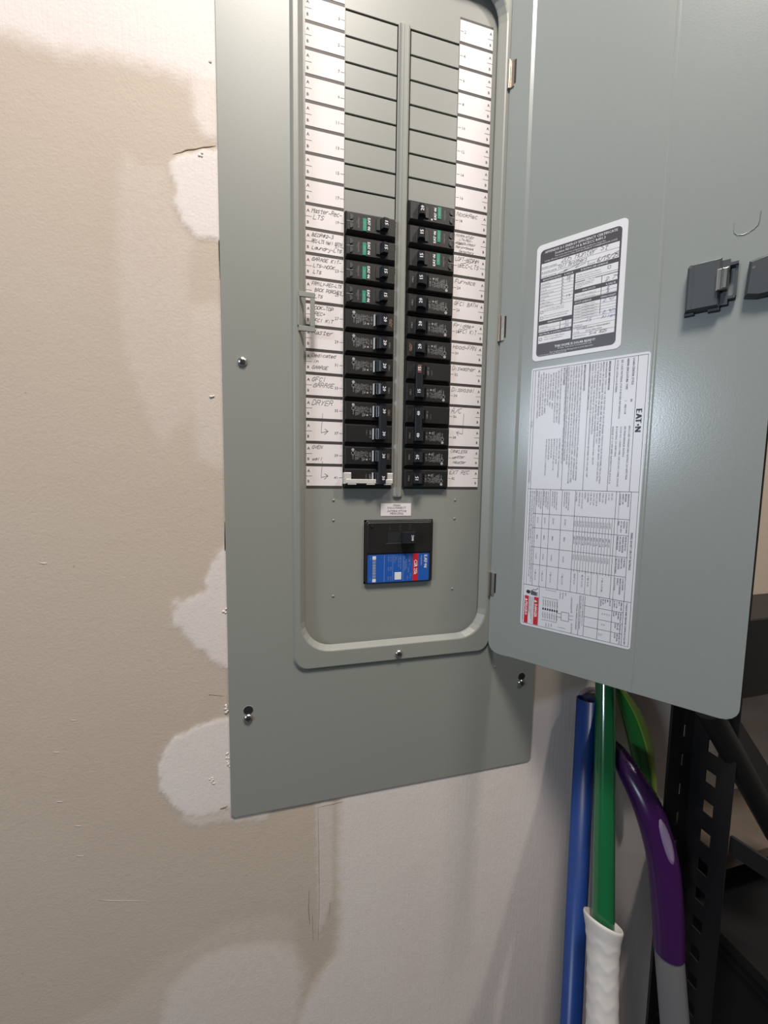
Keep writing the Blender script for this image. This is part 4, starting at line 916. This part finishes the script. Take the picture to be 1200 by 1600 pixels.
for i in range(4, 16, 1):
    q, r = S[i*1+2]; tq = (S[i+3][0]-S[i+1][0]).normalized(); a = tq.cross(Vector((0, 1, 0))).normalized(); b = a.cross(tq).normalized()
    for an in (-118, -96, -74, -52):
        tt = math.radians(an + (11 if i % 2 else 0)); c = q + a*(r+.1)*math.cos(tt)*1 + b*(r+.1)*math.sin(tt)
        n_ = (c-q).normalized(); u1 = n_.cross(tq).normalized()
        mb.add([c+tq*.9, c+u1*.9, c-tq*.9, c-u1*.9, c+n_*.6], [(0, 1, 4), (1, 2, 4), (2, 3, 4), (3, 0, 4)], PURP)
mb.build('grip_dots', t)
mb = MB()  # lilac oval pad lying on the grip surface
def surf(px, py, Y, lift):
    tgt = at(px, py, Y); best = min(range(len(S)-1), key=lambda i: abs(S[i][0].z-tgt.z)); return tgt, S[best]
cen = at(1034, 1307, -119); ci = min(range(len(S)), key=lambda i: abs(S[i][0].z-cen.z)); qc, rc = S[ci]
tq = (S[ci+1][0]-S[ci-1][0]).normalized(); side = tq.cross(Vector((0, 1, 0))).normalized(); front = side.cross(tq).normalized()
if front.y > 0: front = -front
if side.x < 0: side = -side
ring0 = []; ring1 = []; nn = 24
def onS(al, an, lift):
    z = qc + tq*al; bi = min(range(len(S)), key=lambda i: (S[i][0]-z).length); q, r = S[bi]
    c = q + tq*((z-q).dot(tq)); return c + (side*math.sin(an)+front*math.cos(an))*(r+lift)
for k in range(nn):
    th = k*2*math.pi/nn; al = 23*math.cos(th); an = math.radians(-6) + .30*math.sin(th); ring0.append(onS(al*1.08, math.radians(-6)+(an-math.radians(-6))*1.2, -.4)); ring1.append(onS(al, an, .9))
ring2 = [onS(20*math.cos(k*2*math.pi/nn), math.radians(-6)+.15*math.sin(k*2*math.pi/nn), 1.3) for k in range(nn)]
mb.rings([ring0, ring1, ring2], LILAC, False, True, True); mb.build('thumb_pad', t, label='lilac oval thumb pad')
mb = MB(); mb.tube([e0 - dd*4 if False else e0 + (e0-P[-2][0]).normalized()*-2, e0 + dd*(-8), e0+dd*(-40), foot], [15.0, 15.2, 15.2, 15.2], PGREY, 28); mb.build('tube', t)
# lime green plastic scoop behind
Lp = [(at(962, 1070, -42), 3.5), (at(972, 1086, -42), 7), (at(984, 1110, -42), 12), (at(994, 1138, -42), 15), (at(1002, 1168, -42), 16), (at(1008, 1200, -42), 14), (at(1014, 1228, -42), 10), (at(1019, 1250, -42), 6), (at(1022, 1268, -42), 2.5)]
S2 = catmull(Lp, 4)
t = thing('garden_scoop', 'bright green plastic scoop with a lime rim, behind the purple grip', 'scoop', Lp[-1][0])
def blade(M, lo, hi, scale, off):
    mb = MB(); rs = []
    for i, (q, r) in enumerate(S2):
        tq = (S2[min(i+1, len(S2)-1)][0]-S2[max(i-1, 0)][0]).normalized(); a = Vector((0, 1, 0)).cross(tq).normalized()
        if a.x < 0: a = -a
        rs.append([q + a*r*scale*(lo+(hi-lo)*k/8) + Vector((0, -off - r*.55*math.sqrt(max(0, 1-(lo+(hi-lo)*k/8)**2)), 0)) for k in range(9)] + [q + a*r*scale*hi + Vector((0, 4, 0)), q + a*r*scale*lo + Vector((0, 4, 0))])
    mb.rings(rs, M, True, True, True); return mb
blade(DGREEN, -1, .25, 1, 0).build('bowl', t, label='deep green bowl'); blade(LIME, -.02, 1, 1.12, 1.5).build('rim', t, label='lime green rim')
# mauve hook of another handle behind the blue pole
H = [at(903, 1118, -12), at(904, 1100, -12), at(908, 1086, -12), at(916, 1079, -12), at(925, 1077, -12), at(936, 1080, -12), at(942, 1092, -12), at(944, 1130, -12)]
S3 = catmull([(q, 3.2) for q in H], 4); tip = H[-1]
t = thing('hook_handle', 'mauve plastic loop showing behind the top of the blue pole', 'handle', (tip.x, tip.y, FLR+2))
mb = MB(); mb.tube([q for q, _ in S3] + [Vector((tip.x-2, -14, FLR+3))], 3.0, MAUV, 10); mb.build('loop', t)

# ------------------------------------------------------------------ black metal shelving
t = thing('metal_shelving', 'black slotted steel shelving unit at the right of the panel', 'shelving', (600, -110, FLR))
def slotted(name, horiz, x0, x1, y0, y1, z0, z1, first, step, wslot, hslot, zlist=None):
    """flange sheet with real punched slots; runs along x (horiz) or y"""
    mb = MB(); a0, a1 = (x0, x1) if horiz else (y0, y1); c = (a0+a1)/2
    A_ = [a0, c-wslot/2, c+wslot/2, a1]; Zs = [z0]; z = first; hs = []
    while z > z0+30: hs.append((z-hslot, z)); z -= step
    z = first+step
    while z < z1-10: hs.append((z-hslot, z)); z += step
    hs.sort(); Zs = sorted([z0, z1] + [q for h_ in hs for q in h_])
    for i in range(3):
        for j in range(len(Zs)-1):
            zc = (Zs[j]+Zs[j+1])/2
            if i == 1 and any(h_[0] < zc < h_[1] for h_ in hs): continue
            if horiz: v = [(A_[i], y0, Zs[j]), (A_[i+1], y0, Zs[j]), (A_[i+1], y0, Zs[j+1]), (A_[i], y0, Zs[j+1])]
            else: v = [(x0, A_[i], Zs[j]), (x0, A_[i+1], Zs[j]), (x0, A_[i+1], Zs[j+1]), (x0, A_[i], Zs[j+1])]
            mb.add(v, [(0, 1, 2, 3)], SHELF)
    o = mb.build(name, t, fix=False)
    b_ = bmesh.new(); b_.from_mesh(o.data); bmesh.ops.remove_doubles(b_, verts=b_.verts, dist=1e-6); b_.to_mesh(o.data); b_.free()
    so_ = o.modifiers.new('s', 'SOLIDIFY'); so_.thickness = .0018; so_.offset = 0; return o
slotted('post_flange', True, 317, 354, -112, -112, FLR, 300, -283, 38.1, 9.5, 16)
mb = MB(); mb.box(331, 353, -101, -99, FLR, 300, SHELF); mb.build('slot_shade_plate', t)  # black plate added behind the flange so its slots look dark
slotted('post_flange', False, 354, 354, -160, -112, FLR, 300, -292, 38.1, 12, 16)
mb = MB(); mb.box(356, 1250, -114, -100, -262, -158, SHELF, 1.5); mb.box(356, 1250, -100, -12, -172, -166, SHELF); mb.build('shelf_beam', t)
a, b = at(1106, 1108, -150), at(1215, 1306, -150)
mb = MB(); mb.tube([a, b], 13, SHELF, 14); o = mb.build('brace', t)
u_ = (b-a).normalized(); nrm = Vector((u_.z, 0, -u_.x));  nrm = nrm if nrm.x > 0 else -nrm
mb = MB(); mb.rings([[a+nrm*2+Vector((0, -2, 0)), b+nrm*2+Vector((0, -2, 0)), b+nrm*44+Vector((0, 6, 0)), a+nrm*30+Vector((0, 6, 0))], [a+nrm*2+Vector((0, 2, 0)), b+nrm*2+Vector((0, 2, 0)), b+nrm*44+Vector((0, 10, 0)), a+nrm*30+Vector((0, 10, 0))]], SHELF, True, True); mb.build('brace_flange', t)
mb = MB(); q0, q1 = at(1139, 1322, -150), at(1215, 1372, -185)
mb.rings([[q + Vector((0, 0, h_)) + Vector((k, 0, 0)) for h_, k in ((-9, 0), (-9, 4), (13, 4), (13, 0))] for q in (q0, q1)], SHELF, True, True); mb.build('side_beam', t)
mb = MB(); mb.box(440, 1250, -104, -12, -512, -498, WOODM); mb.build('shelf_board', t, label='brown particle board shelf')
t = thing('storage_bin', 'black plastic bin under the particle board shelf', 'bin', (700, -140, -900))
mb = MB(); mb.rings([[(x, y, z) for x, y in ((440+i, -236+i), (1200-i, -236+i), (1200-i, -20-i), (440+i, -20-i))] for z, i in ((-FLR*0+FLR, 24), (-640, 4), (-628, 0), (-610, 0))], BINM, True, True); mb.build('tub', t)
mb = MB(); mb.box(436, 1204, -240, -16, -610, -596, BINM, 3); mb.build('lid', t)

# loose ends: drop the private bookkeeping properties
for o in bpy.data.objects:
    if '_o' in o: del o['_o']
